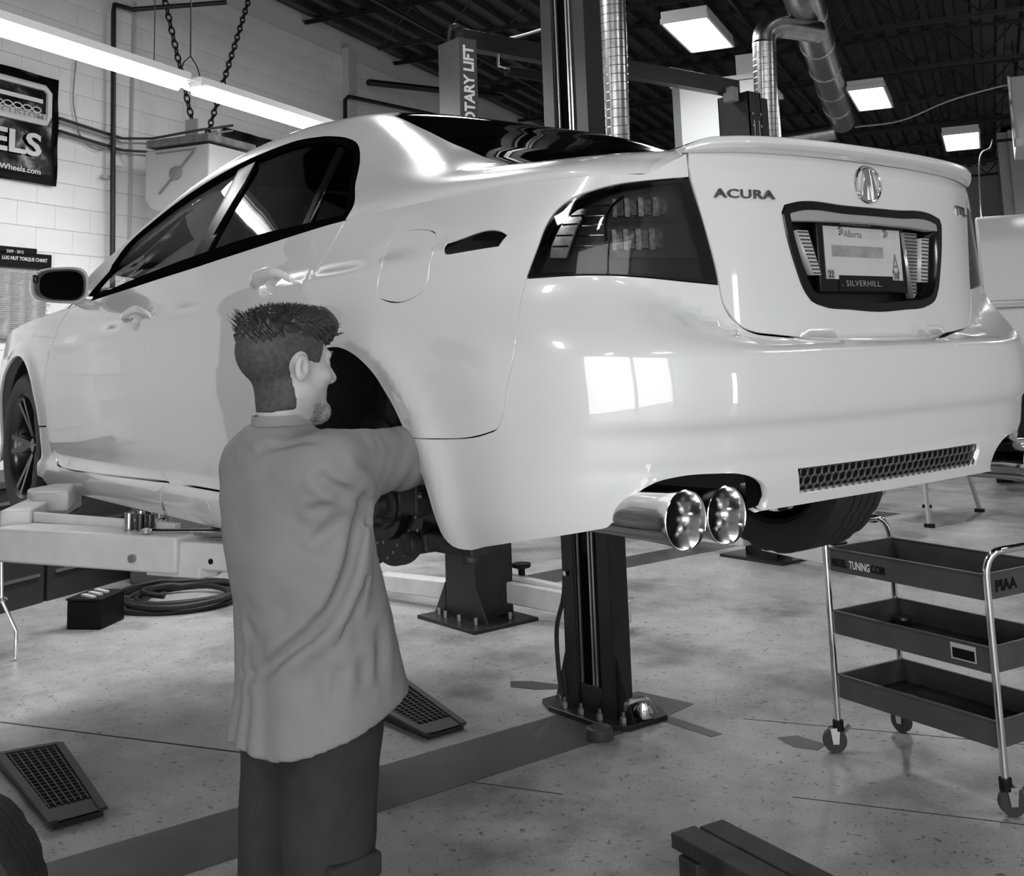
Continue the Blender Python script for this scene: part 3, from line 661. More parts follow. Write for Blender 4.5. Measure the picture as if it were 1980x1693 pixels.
# ---------------------------------------------------------------- car details
def onS1(u, z, off=0.):
    p = S1(u, z) - nrm(S1, u, z) * off; return Vector(p)
def tangent(u, z):
    a = Vector(S1(u - .01, z)); b = Vector(S1(u + .01, z)); x = (a - b).normalized(); n = Vector(-nrm(S1, u, z)); y = n.cross(x); return x, y.normalized(), n
for mr in (False, True):
    # tail lamps
    LP = [TIP] + LAMPT + LAMPI + LAMPB
    housing = M('lamp housing', .010, .3); refl = M('lamp reflector', .55, .25, metal=.6, noise=.3, nscale=60); ledm = M('lamp led chrome', .16, .2, metal=.7, noise=.7, nscale=120)
    lamp = join('tail_lamp', [cut(S1, LP, h=.02, off=-.045, gap=.001, flange=.02, mirror=mr)], housing, car)
    ring = inset(smooth_poly(LP), .012)
    join('lamp_rim', [cut(S1, LP, holes=[[tuple(p) for p in inset(smooth_poly(LP), .010)]], h=.02, off=-.0015, flange=.04, gap=.002, mirror=mr)], black, lamp)
    join('lens', [cut(S1, LP, h=.02, off=-.001, gap=.004, flange=0, mirror=mr)], glass('smoked lamp lens', .55, 0, 1, 1.42), lamp)
    CR = [(.9185,.8211),(.9156,.8427),(.9053,.8653),(.8908,.8904),(.8732,.9075),(.8524,.9206),(.8295,.9244),(.8374,.9078),(.8494,.8902),(.8612,.8651),(.8699,.8426),(.8787,.8189)]
    join('indicator_reflector', [cut(S1, CR, h=.01, off=-.018, gap=0, flange=.01, mirror=mr)], refl, lamp)
    sg = -1 if mr else 1
    fl = lambda p: Vector((p.x, p.y * sg, p.z))
    for a, b in (((.8586,.8407),(.7769,.8372)),((.8498,.8619),(.7816,.8601)),((.8378,.8844),(.7831,.8831)),((.8254,.9044),(.7767,.9035)),((.8124,.9247),(.7599,.9237))):
        MB().tube([fl(onS1(a[0] + (b[0] - a[0]) * t, a[1] + (b[1] - a[1]) * t, -.014)) for t in np.linspace(0, 1, 6)], .0019, n=6).build('fin', chrome, lamp)
    for a_, b_ in (((.912,.845),(.872,.843)),((.902,.868),(.862,.866)),((.888,.891),(.850,.890)),((.868,.909),(.838,.908))):
        MB().tube([fl(onS1(*a_, -.0165)), fl(onS1(*b_, -.0165))], .0016, n=6).build('fin', black, lamp)
    MB().tube([fl(p) for p in catmull([onS1(u, z, -.015) for u, z in [(.7191,.9421),(.7463,.9272),(.7665,.907),(.7752,.8816),(.7739,.8561),(.7677,.8332),(.7484,.8139)]], 4)], .0025, n=6).build('reflector_ring', black, lamp)
    inner = [(.7663,.907),(.745,.927),(.715,.940),(.600,.952),(.575,.90),(.556,.830),(.5450,.8105),(.75,.8139),(.7677,.8332),(.7739,.8561),(.7752,.8816)]
    join('reflector_bowl', [cut(S1, inner, h=.02, off=-.034, gap=0, flange=0, mirror=mr)], M('lamp bowl', .05, .25, metal=.3), lamp)
    for row, (z0, z1, u0, u1) in enumerate(((.902, .934, .615, .752), (.832, .868, .628, .757))):
        for k in range(4):
            ua = u0 + (u1 - u0) * (k + .10) / 4; ub = u0 + (u1 - u0) * (k + .86) / 4
            join('led_cell', [cut(S1, [(ua, z0), (ua, z1), (ub, z1), (ub, z0)], h=.02, off=-.020, gap=0, flange=.01, mirror=mr, smooth=False)], ledm, lamp)
            um = (ua + ub) / 2 + .012
            join('led_cell', [cut(S1, [(um - .006, z0 - .004), (um - .006, z1 + .004), (um + .006, z1 + .004), (um + .006, z0 - .004)], h=.02, off=-.016, gap=0, flange=.01, mirror=mr, smooth=False)], M('lamp led web', .30, .25, metal=.7, noise=.5, nscale=120), lamp)
    for z in (.893, .885):
        MB().tube([fl(onS1(u, z, -.016)) for u in np.linspace(.60, .768, 8)], .0015, n=6).build('reflector_bar', steel, lamp)
# number plate recess
GR2 = inset(smooth_poly(GARN), .020)
join('plate_surround', [cut(S1, GARN, holes=[[tuple(p) for p in GR2]], h=.02, off=.004, gap=.001, flange=.075)], black, car)
back = join('plate_recess', [cut(S1, [tuple(p) for p in inset(smooth_poly(GARN), .004)], h=.04, off=-.062, gap=0, flange=0)], M('recess plastic', .006, .35), car)
tm = [(.284,.905),(.278,.922),(.10,.9235),(-.10,.9235),(-.278,.922),(-.284,.905),(-.284,.892),(-.10,.897),(.10,.897),(.284,.892)]
join('boot_handle', [cut(S1, tm, h=.02, off=.002, gap=0, flange=.03)], M('satin grey trim', .30, .3, coat=.5), car)
ribm = M('ribbed lens', .35, .22, metal=.5)
for s in (1, -1):
    pl = [(.258, .873), (.224, .873), (.190, .775), (.214, .775)] if s > 0 else [(-.262, .873), (-.228, .873), (-.206, .765), (-.238, .765)]
    l_ = join('plate_lamp', [cut(S1, pl, h=.03, off=-.010, gap=0, flange=.02, smooth=False)], M('frosted lens', .45, .25, coat=.4), car)
    for k in range(12):
        t = (k + .5) / 12; a = [pl[0][i] + (pl[3][i] - pl[0][i]) * t for i in (0, 1)]; b = [pl[1][i] + (pl[2][i] - pl[1][i]) * t for i in (0, 1)]
        MB().tube([onS1(a[0], a[1], -.009), onS1(b[0], b[1], -.009)], .0018, n=6).build('lens_rib', M('dark line', .03, .5), l_)
gr = join('side_grating', [cut(S1, [(-.158,.885),(-.222,.885),(-.196,.735),(-.182,.725)], h=.03, off=-.02, gap=0, flange=.02, smooth=False)], ribm, car)
for k in range(18):
    t = (k + .5) / 18; z_ = .885 - .150 * t; MB().tube([onS1(-.160 - .020 * t, z_, -.018), onS1(-.221 + .026 * t, z_, -.018)], .0017, n=6).build('lens_rib', M('dark line', .03, .5), gr)
px_ = -1.004
pf = MB().prism([(-.172, .738), (.172, .738), (.172, .905), (-.172, .905)], (px_, 0, 0), (0, 1, 0), (0, 0, 1), (.012, 0, 0)).build('plate_frame', M('plate frame', .006, .25, spec=.3), car, bevel=.003)
PM = M('plate face', .50, .45, noise=.06, nscale=8)
pp = MB().prism([(-.150, .768), (.150, .768), (.150, .889), (-.150, .889)], (px_ - .002, 0, 0), (0, 1, 0), (0, 0, 1), (.003, 0, 0)).build('number_plate', PM, car)
L_ = dict(x=(0, -1, 0), y=(0, 0, 1))
text('plate_writing', 'Alberta', (px_ - .0025, .075, .866), (0, -1, 0), (0, 0, 1), .016, M('faded plate ink', .18, .6), pp, ext=.0006)
text('plate_writing', 'A', (px_ - .0025, -.108, .785), (0, -1, 0), (0, 0, 1), .048, M('faded plate ink', .18, .6), pp, ext=.0006, stretch=.62)
for yy, tx in ((.135, '22'), (-.122, '10')):
    MB().box((px_ - .0026, yy, .779), (.001, .026, .022)).build('plate_sticker', M('sticker grey', .28, .5), pp)
    text('plate_writing', tx, (px_ - .0034, yy + .010, .772), (0, -1, 0), (0, 0, 1), .014, blackp, pp, ext=.0004)
MB().box((px_ - .0026, .025, .833), (.001, .20, .026)).build('blurred_number', M('blurred plate number', .26, .6, noise=.25, nscale=25), pp)
MB().box((px_ - .002, 0, .760), (.003, .21, .034)).build('frame_banner', M('plate frame', .006, .25, spec=.3), pf)
text('frame_lettering', '. SILVERHILL.', (px_ - .004, .098, .7525), (0, -1, 0), (0, 0, 1), .0135, greyp, pf, ext=.0006, stretch=1.25, space=1.15)
text('frame_lettering', 'WWW.SILVERHILLACURA.COM', (px_ - .001, .085, .894), (0, -1, 0), (0, 0, 1), .006, greyp, pf, ext=.0004)
for yy in (.088, -.088): MB().lathe([(0, .003), (.009, .003), (.0105, .0)], (px_ - .002, yy, .879), (-1, 0, 0), n=14).build('plate_screw', chrome, pf)
# badges
badge = M('dark chrome badge', .16, .22, metal=.9)
x_, y_, n_ = tangent(.43, .946); text('maker_badge', 'ACURA', onS1(.516, .936, .001), x_, y_, .0185, badge, car, ext=.005, stretch=1.72, offset=.02, space=1.05)
x_, y_, n_ = tangent(-.47, .95); text('model_badge', 'TL', onS1(-.408, .944, .003), x_, y_, .0215, badge, car, ext=.005, stretch=3.1, offset=.015, space=.95)
x_, y_, n_ = tangent(0.012, .988); ec = onS1(.012, .988, .004)
em = MB().tube([ec + x_ * .047 * math.cos(t) + y_ * .041 * math.sin(t) for t in np.linspace(0, 2 * PI, 32, endpoint=False)], .0042, n=8, closed=True).build('emblem', chrome, car)
for s in (-1, 1):
    MB().prism([(s * .004, .037), (s * .012, .034), (s * .031, -.027), (s * .020, -.036), (s * .012, -.037), (s * .010, -.015)], ec - n_ * .002, x_, y_, n_ * .007).build('emblem_bar', chrome, em, bevel=.001)
MB().prism([(-.0035, .036), (.0035, .036), (.010, -.002), (-.010, -.002)], ec - n_ * .002, x_, y_, n_ * .006).build('emblem_bar', chrome, em, bevel=.001)
# honeycomb grille strip in the bumper
mg = join('lower_grille', [cut(S1, MESHR, h=.04, off=-.016, gap=-.003, flange=0, smooth=False)], matte, car)
hx_ = MB(); r = .0125; row = 0; z_ = .323
while z_ < .368:
    u_ = -.335 + (row % 2) * r * .92
    while u_ < .345:
        c = [onS1(u_ + r * .98 * math.cos(t), z_ + r * .88 * math.sin(t), -.007) for t in [PI / 6 + PI / 3 * i for i in range(6)]]
        hx_.tube(c, .0022, n=4, closed=True); u_ += r * 1.84
    z_ += r * 1.46; row += 1
tag(hx_.build('honeycomb_mesh', M('grille plastic', .05, .4), mg, smooth=60), kind='stuff')
# exhausts
pipe = M('polished exhaust', .75, .12, metal=1, noise=.15, nscale=10)
for s in (1, -1):
    for yy, zz, xx in ((.705, .308, -1.06), (.590, .304, -1.058)):
        p = MB().lathe([(.045, .30), (.046, .10), (.049, .03), (.0545, .003), (.0555, 0), (.0540, -.001), (.0515, .002), (.036, .075), (.034, .10), (.034, .25)], (xx, yy * s, zz), (1, 0, 0), n=40).build('exhaust_tip', pipe, car, smooth=50)
        MB().cyl((xx + .12, yy * s, zz), (xx + .125, yy * s, zz), .035, n=24).build('pipe_inside', M('bore black', .01, .9), p)  # matte black disc closing off the pipe bore
    m1 = MB().lathe([(0, 0), (.06, .01), (.07, .03), (.07, .33), (.06, .35), (0, .36)], (-.80, .60 * s, .375), (1, 0, 0), n=32)
    m1.build('muffler', M('dull muffler', .10, .5, metal=.8), car)
    MB().cyl((-.80, .64 * s, .31), (-.74, .62 * s, .33), .04, n=20).build('exhaust_pipe', M('dull muffler', .10, .5, metal=.8), car)
    MB().prism([(-1.02, 0), (-.80, 0), (-.84, .10), (-.98, .13)], (0, .44 * s, .29), (1, 0, 0), (0, 0, 1), (0, .36 * s, 0)).build('exhaust_shroud', matte, car) if False else None
# dark backing behind the exhaust cut-outs and the panel gaps
for s in (1, -1):
    MB().box((-.76, .60 * s, .42), (.26, .32, .02)).build('bumper_liner', matte, car)
    MB().box((-.66, .58 * s, .36), (.02, .40, .12)).build('bumper_liner', matte, car)
MB().box((-.96, 0, .34), (.03, .8, .11)).build('bumper_liner', matte, car)
# wheel housings
linm = M('felt wheel liner', .010, .95, bump=.8, bscale=160)
for cx, rr in ((-.13, .375), (2.775, .385)):
    for s in (1, -1):
        V = []; an = np.radians(np.arange(-12, 193, 6))
        for yy in (.40, .86):
            V += [(cx + rr * math.cos(a), yy * s, .30 + rr * 1.02 * math.sin(a)) for a in an]
        n = len(an); m_ = MB().add(V, [(i, i + 1, n + i + 1, n + i) for i in range(n - 1)])
        m_.add([(cx - .5, .40 * s, .32), (cx + .5, .40 * s, .32), (cx + .5, .40 * s, .72), (cx - .5, .40 * s, .72)], [(0, 1, 2, 3)])
        m_.build('wheel_housing', linm, car, smooth=60)
# underbody and inner shell
ub = MB(); ub.box((1.32, 0, .185), (2.02, 1.66, .03)); ub.box((-.50, 0, .36), (.60, .80, .03)); ub.box((-.13, 0, .33), (.9, .78, .03)); ub.box((2.9, 0, .2), (1.2, .78, .04)); ub.box((2.2, 0, .22), (.4, 1.5, .03)) if False else None
ub.build('underbody', M('underbody coating', .015, .8), car, smooth=0)
ib = M('cabin trim', .012, .8)
V, F, N = cut(S2, [(x, w_) for x, w_ in [(.42, .60), (1.36, .66), (1.36, 1.34), (.42, 1.40)]], h=.1, off=-.05, gap=0, flange=0, smooth=False); join('headliner', [(V, F, N)], ib, car)
ch = MB(); ch.box((1.0, 0, .22), (2.3, 1.5, .04)); ch.box((-.30, 0, .90), (.5, 1.5, .03)); ch.box((2.15, 0, .72), (.05, 1.6, .46)); ch.box((-.2, 0, .55), (.04, .84, .7)); ch.build('cabin_floor', ib, car, smooth=0)
for s in (1, -1): MB().box((1.2, .80 * s, .58), (1.9, .03, .60)).build('door_trim', ib, car, smooth=0)
MB().box((1.90, 0, .82), (.50, 1.5, .16)).build('dashboard', ib, car, bevel=.05)
MB().tube([(1.60, .38 + .18 * math.cos(t), .84 + .17 * math.sin(t)) for t in np.linspace(0, 2 * PI, 28, endpoint=False)], .014, n=8, closed=True).build('steering_wheel', ib, car)
seatm = M('seat leather', .02, .5)
def seat(x, y, w_):
    m_ = MB(); m_.box((x, y, .40), (.52, w_, .18)); m_.box((x - .30, y, .74), (.14, w_, .62), R=Matrix.Rotation(-.22, 3, 'Y')); s_ = m_.build('seat', seatm, car, bevel=.05, seg=3)
    for d in ([0] if w_ < 1 else [-.4, .4]): MB().box((x - .40, y + d, 1.12), (.10, .26, .17), R=Matrix.Rotation(-.2, 3, 'Y')).build('head_restraint', seatm, s_, bevel=.04, seg=3)
seat(1.28, .38, .5); seat(1.28, -.38, .5); seat(.35, 0, 1.3)
for s in (1, -1): MB().beam((.965, .74 * s, .95), (.985, .61 * s, 1.27), .07, .03).build('inner_pillar', ib, car)
# door mirrors
def sup(c, hw, hh, e=3.2, n=28): return [(hw * math.copysign(abs(math.cos(t)) ** (2 / e), math.cos(t)), hh * math.copysign(abs(math.sin(t)) ** (2 / e), math.sin(t))) for t in [2 * PI * i / n for i in range(n)]]
for s in (1, -1):
    V = []; secs = [(1.832, .090, .060, 0), (1.826, .097, .067, 0), (1.835, .100, .069, 0), (1.87, .098, .066, 0), (1.91, .086, .056, -.004), (1.945, .055, .036, -.010), (1.958, .01, .008, -.012)]
    for x, hw, hh, dy in secs: V += [(x + (.018 * (a / .1)), (1.005 + dy + a) * s, .945 + b * (1 - .10 * (a / .1))) for a, b in sup(0, hw, hh)]
    F = [(k * 28 + i, k * 28 + (i + 1) % 28, (k + 1) * 28 + (i + 1) % 28, (k + 1) * 28 + i) for k in range(len(secs) - 1) for i in range(28)] + [tuple(range((len(secs) - 1) * 28, len(secs) * 28))]
    mi = MB().add(V, F).build('door_mirror', paint, car, smooth=60)
    V = [(1.834 + .018 * (a / .1), (1.000 + a) * s, .944 + b * (1 - .10 * (a / .1))) for a, b in sup(0, .080, .054)]
    MB().prism([(v[1], v[2]) for v in V], (1.836, 0, 0), (0, 1, 0), (0, 0, 1), (-.006, 0, 0)).build('mirror_glass', M('mirror glass dark', .002, .3, spec=.04), mi)
    MB().tube([(1.89, .93 * s, .895), (1.90, .89 * s, .882), (1.90, .85 * s, .878)], [.022, .026, .03], n=12).build('mirror_arm', paint, mi)
    MB().box((1.86, 1.092 * s, .968), (.05, .022, .035)).build('repeater_lens', M('repeater lens', .03, .1, coat=1), mi, bevel=.008)
# wheels
def tyre_mesh(mb, c, s, r=.320, w_=.118, n=80):
    c = Vector(c); prof = [(.222, -.085), (.228, -.108), (.262, -.119), (.298, -.114), (.313, -.101)]
    for i in range(5):
        a = -.092 + i * .038; prof += [(r, a), (r, a + .030)] + ([(r - .008, a + .031), (r - .008, a + .037)] if i < 4 else [])
    prof += [(.313, .101), (.298, .114), (.262, .119), (.228, .108), (.222, .085)]
    V = []; m = len(prof)
    for q in range(n):
        a = 2 * PI * q / n
        for k, (rr, y) in enumerate(prof):
            g = rr - (.005 if (q % 4 == 0 and rr > .31) else 0); ph = a + (.05 * abs(y) / .1 if rr > .31 else 0)
            V.append((c.x + g * math.cos(ph), c.y + y * s, c.z + g * math.sin(ph)))
    F = [(q * m + k, q * m + k + 1, ((q + 1) % n) * m + k + 1, ((q + 1) % n) * m + k) for q in range(n) for k in range(m - 1)]
    return mb.add(V, F)
rimm = M('dark alloy', .10, .25, metal=.9)
def rim_mesh(mb, c, s):
    c = Vector(c); y = Vector((0, s, 0))
    mb.lathe([(.228, -.10), (.215, -.095), (.205, -.02), (.210, .075), (.226, .100), (.232, .104), (.226, .108), (.212, .095), (.20, .07), (.19, -.09)], c, y, n=48)
    mb.lathe([(0, .062), (.030, .064), (.034, .05), (.070, .045), (.072, .02), (0, .02)], c, y, n=24)
    for k in range(5):
        for d in (-.16, .16):
            a = 2 * PI * k / 5 + d; a0 = 2 * PI * k / 5 + d * .35
            p0 = c + Vector((math.cos(a0), 0, math.sin(a0))) * .045 + y * .045; p1 = c + Vector((math.cos(a), 0, math.sin(a))) * .212 + y * .085
            mb.beam(p0, p1, .022, .03, up=y)
    return mb
def wheel(par, c, s, rname='wheel'):
    rm = rim_mesh(MB(), c, s).build(rname, rimm, par, smooth=40); tyre_mesh(MB(), c, s).build('tyre', rubber, rm, smooth=30)
    c = Vector(c); d = MB().lathe([(.06, -.03), (.15, -.03), (.15, -.01), (.06, -.01)], c, (0, s, 0), n=32).build('brake_disc', steel, rm)
    return rm
wheel(car, (2.775, .775, .30), 1); wheel(car, (2.775, -.775, .30), -1); wheel(car, (-.13, -.765, .285), -1)
# exposed left rear brake
dc = Vector((-.135, .775, .275)); discm = M('brake disc steel', .05, .3, metal=.8)
bd = MB().lathe([(.05, .02), (.085, .02), (.088, .0), (.150, .0), (.150, -.022), (.05, -.022)], dc, (0, 1, 0), n=56, closed=True).build('brake_disc', discm, car)
for k in range(30):
    a = 2 * PI * k / 30; r = (.103, .118, .134)[k % 3]; p = dc + Vector((math.cos(a) * r, .0004, math.sin(a) * r)); MB().lathe([(0, .0006), (.0042, .0006), (.0042, 0)], p, (0, 1, 0), n=8).build('vent_hole', M('bright bore', .4, .5), bd)
MB().lathe([(0, .05), (.03, .05), (.034, .03), (.06, .028), (.062, .02)], dc, (0, 1, 0), n=24).build('hub', M('rusty hub', .07, .5, metal=.5), bd)
for k in range(5):
    a = 2 * PI * k / 5; p = dc + Vector((math.cos(a) * .057, .02, math.sin(a) * .057)); MB().cyl(p, p + Vector((0, .035, 0)), .006, n=8).build('wheel_stud', M('rusty hub', .07, .5, metal=.5), bd)
cast = M('cast iron caliper', .045, .55, metal=.4, noise=.3, nscale=30)
cal = MB(); cal.box((-.275, .765, .335), (.07, .10, .15)); cal.cyl((-.285, .70, .33), (-.285, .62, .33), .035, n=18); cal.box((-.295, .70, .39), (.05, .20, .03)); cal = cal.build('brake_caliper', cast, car, bevel=.008)
MB().box((-.30, .74, .265), (.09, .07, .05)).build('caliper_bracket', cast, cal, bevel=.01)
MB().cyl((-.235, .80, .40), (-.33, .80, .42), .010, n=10).build('caliper_bolt', steel, cal); MB().cyl((-.235, .80, .30), (-.33, .80, .31), .010, n=10).build('caliper_bolt', steel, cal)
MB().tube(catmull([(-.22, .78, .40), (-.215, .79, .30), (-.225, .79, .275), (-.27, .78, .272), (-.30, .76, .28)], 5), .006, n=8).build('brake_hose', steel, cal)
arm = MB(); arm.beam((-.25, .76, .19), (-.50, .30, .235), .05, .045); arm.beam((-.30, .75, .20), (-.44, .72, .195), .07, .04); arm.cyl((-.24, .80, .19), (-.24, .70, .19), .028, n=16); arm.cyl((-.42, .74, .16), (-.42, .74, .225), .02, n=12)
arm.build('lower_arm', cast, car, bevel=.006)
MB().tube([(-.02, .60, .25), (-.02, .55, .62)], [.045, .05], n=16).build('damper', cast, car)
MB().tube([( -.02 + .06 * math.cos(t), .58 + .06 * math.sin(t), .27 + t * .0105) for t in np.linspace(0, 10 * PI, 90)], .009, n=6).build('coil_spring', cast, car)
# ---------------------------------------------------------------- lamps
tubem = M('lit fluorescent tube', .9, .5, emit=22); bayem = M('lit high bay diffuser', .9, .5, emit=12)
fixm = M('white lamp housing', .55, .5)
def strip_light(u0, u1, label, grp='fluorescent strips along the block wall'):
    c = B((u0 + u1) / 2, 5.0, 3.55); t = empty('strip_light', label, 'lamp', c, BROT, grp); L = u1 - u0
    m_ = MB().box((0, 0, .075), (L, .11, .07)); m_.build('housing', fixm, t, bevel=.004)
    V = [(-L/2, -.11, .036), (L/2, -.11, .036), (L/2, -.05, .055), (-L/2, -.05, .055), (-L/2, .11, .036), (L/2, .11, .036), (L/2, .05, .055), (-L/2, .05, .055)]
    MB().add(V, [(0, 1, 2, 3), (5, 4, 7, 6), (3, 2, 6, 7)]).build('reflector', fixm, t, smooth=0)
    for s in (-1, 1): MB().cyl((-L/2 + .03, .04 * s, .008), (L/2 - .03, .04 * s, .008), .019, n=10).build('tube', tubem, t)
    l = bpy.data.lights.new('tube_light', 'AREA'); l.shape = 'RECTANGLE'; l.size = L - .1; l.size_y = .12; l.energy = KTUBE
    o = link(bpy.data.objects.new('tube_light', l), t); o.location = (0, 0, -.018)
    return t
strip_light(6.14, 8.57, 'lit fluorescent strip running behind the car roof, right of the hanging joint')
strip_light(3.60, 6.035, 'lit fluorescent strip at the upper left edge, left of the hanging joint')
 
chainm = M('dark chain', .03, .45, metal=.6)
def chain(name, label, a, b, link_=.05, r=.0055, mat=None, grp=None):
    a = Vector(a); b = Vector(b); d = (b - a); n = int(d.length / (link_ * .72)); x, y, z = frame(d); m_ = MB()
    for i in range(n):
        c = a + d * (i + .5) / n; s_ = x if i % 2 else y
        m_.tube([c + z * (link_ / 2) * math.cos(t) + s_ * link_ * .28 * math.sin(t) for t in np.linspace(0, 2 * PI, 8, endpoint=False)], r, n=4, closed=True)
    return tag(m_.build(name, mat or chainm, smooth=60), label, 'chain', grp)
def cord(name, label, pts, r, mat, cat='cord'): return tag(MB().tube(pts, r, n=6).build(name, mat, smooth=60), label, cat)
chain('chain', 'heavy dark chain sloping down to the left side of the hose reel', B(7.97, 7.0, 5.6), B(8.30, 6.75, 3.80), .09, .009)
chain('chain', 'heavy dark chain sloping down to the right side of the hose reel', B(9.50, 7.0, 5.6), B(8.47, 6.75, 3.83), .09, .009)
cord('hanger_wire', 'thin wire holding the strip light just left of its joint', [B(5.72, 5, 3.66), B(5.72, 5, ZC)], .004, chainm)
cord('hanger_wire', 'thin wire with a forked end holding the joint of the strip lights', [B(6.09, 5, 3.80), B(6.09, 5, ZC)], .005, chainm)
cord('hanger_fork', 'small forked hook on the joint between the two strip lights', [B(5.98, 5, 3.66), B(6.02, 5, 3.74), B(6.09, 5, 3.80), B(6.16, 5, 3.74), B(6.20, 5, 3.66)], .005, chainm, 'hook')
def high_bay(u, v, z, label, tilt=0, L=1.3, W=.5):
    t = empty('high_bay_light', label, 'lamp', B(u, v, z), BROT, 'high bay lamps hanging from the roof')
    MB().box((0, 0, .06), (L, W, .10)).build('housing', fixm, t, bevel=.005); MB().box((0, 0, .14), (.34, .16, .07)).build('ballast_box', fixm, t, bevel=.005)
    MB().box((0, 0, .004), (L - .05, W - .05, .012)).build('diffuser', bayem, t, smooth=0)
    for s in (-1, 1):
        MB().box((0, s * W / 2, .015), (L, .02, .05)).build('rim', fixm, t, smooth=0); MB().box((s * L / 2, 0, .015), (.02, W, .05)).build('rim', fixm, t, smooth=0)
        MB().cyl((s * .3, 0, .11), (s * .3, 0, ZC - z), .004, n=5).build('suspension_wire', chainm, t)
    l = bpy.data.lights.new('bay_light', 'AREA'); l.shape = 'RECTANGLE'; l.size = L - .1; l.size_y = W - .1; l.energy = KBAY
    o = link(bpy.data.objects.new('bay_light', l), t); o.location = (0, 0, -.02)
high_bay(10.42, 2.38, 4.68, 'large lit high bay lamp above the silver duct, nearest in view', L=1.15, W=.44)
high_bay(14.15, 1.13, 4.64, 'lit high bay lamp just right of the large sloping duct', W=.42)
high_bay(17.8, .17, 4.60, 'lit high bay lamp above the right end of the boot lid', L=1.5)
for i, (u, v) in enumerate([(4.4, 3.0), (-1.5, 2.2), (9.8, -3.6), (4.4, -3.6), (-1.5, -3.6), (-4.2, -1.0), (8.4, 3.9), (21.0, -4.2), (15.5, -4.0)]):  # unseen high bays added to brighten the car, block wall and far end
    high_bay(u, v, 5.2 if i == 6 else 4.7, ['added fill lamp, out of view over the raised car', 'added fill lamp, out of view over the camera', 'added fill lamp, out of view to the far right', 'added fill lamp, out of view right of the car', 'added fill lamp, out of view right of the camera', 'added fill lamp, out of view behind the camera', 'added fill lamp, out of view above the roof edge, brightening the block wall', 'added fill lamp, out of view beyond the far right truck', 'added fill lamp, out of view right of the truck'][i])
# ---------------------------------------------------------------- ducts
def spiral_duct(name, label, pts, r, pitch=.055, elbow=None):
    t = empty(name, label, 'duct', pts[0]); o = Vector(pts[0]); P = [Vector(p) - o for p in pts]
    MB().tube(P, r, n=28).build('duct_pipe', galv, t, smooth=60)
    m_ = MB(); L = (P[-1] - P[0]).length; n = int(L / pitch); x, y, z = frame(P[-1] - P[0]); N = n * 14
    if len(P) == 2:
        m_.tube([P[0] + z * (L * i / N) + (x * math.cos(2 * PI * i / 14) + y * math.sin(2 * PI * i / 14)) * (r + .001) for i in range(N)], .0028, n=4); m_.build('spiral_seam', galv, t, smooth=60)
    return t
spiral_duct('spiral_duct', 'upright spiral duct hanging behind the front lift column', [(2.36, -2.495, 5.7), (2.56, -2.59, 1.75)], .098)
d2 = spiral_duct('spiral_duct', 'upright spiral duct right of the third lift column', [(3.69, -5.626, 4.37), (3.83, -5.69, 2.6)], .104)
D0 = Vector((3.69, -5.626, 4.37)); DM = B(10.42, 1.33, 4.62)
el = catmull([D0, D0 + Vector((-.01, -.02, .10)), D0 + Vector((-.05, -.12, .16)), D0 + Vector((-.10, -.28, .16)), D0 + Vector((-.2, -.55, .13))], 6)
tag(MB().tube(el, .104, n=24).build('duct_elbow', galv, smooth=50), 'bent elbow joining the upright spiral duct to the big duct', 'duct')
md = empty('main_duct', 'large smooth sloping duct across the upper right ceiling', 'duct', B(8.3, 1.20, 4.75))
o_ = md.location; a = B(8.3, 1.20, 4.75) - o_; b = B(15.9, 1.68, 4.75) - o_
MB().tube([a, b], .175, n=32).build('duct_pipe', galv, md, smooth=60)
for k in range(1, 7):
    c = a + (b - a) * k / 7; x, y, z = frame(b - a); MB().tube([c + (x * math.cos(t) + y * math.sin(t)) * .178 for t in np.linspace(0, 2 * PI, 32, endpoint=False)], .006, n=6, closed=True).build('duct_joint', galv, md)
bd_ = tag(MB().tube(catmull([B(15.6, 1.75, 4.55), B(15.6, 2.6, 4.50), B(15.6, 3.0, 4.48), B(15.6, 3.15, 4.40), B(15.6, 3.17, 4.0)], 6), .12, n=20).build('branch_duct', galv, smooth=50), 'small horizontal branch duct ending in a downward bend', 'duct')
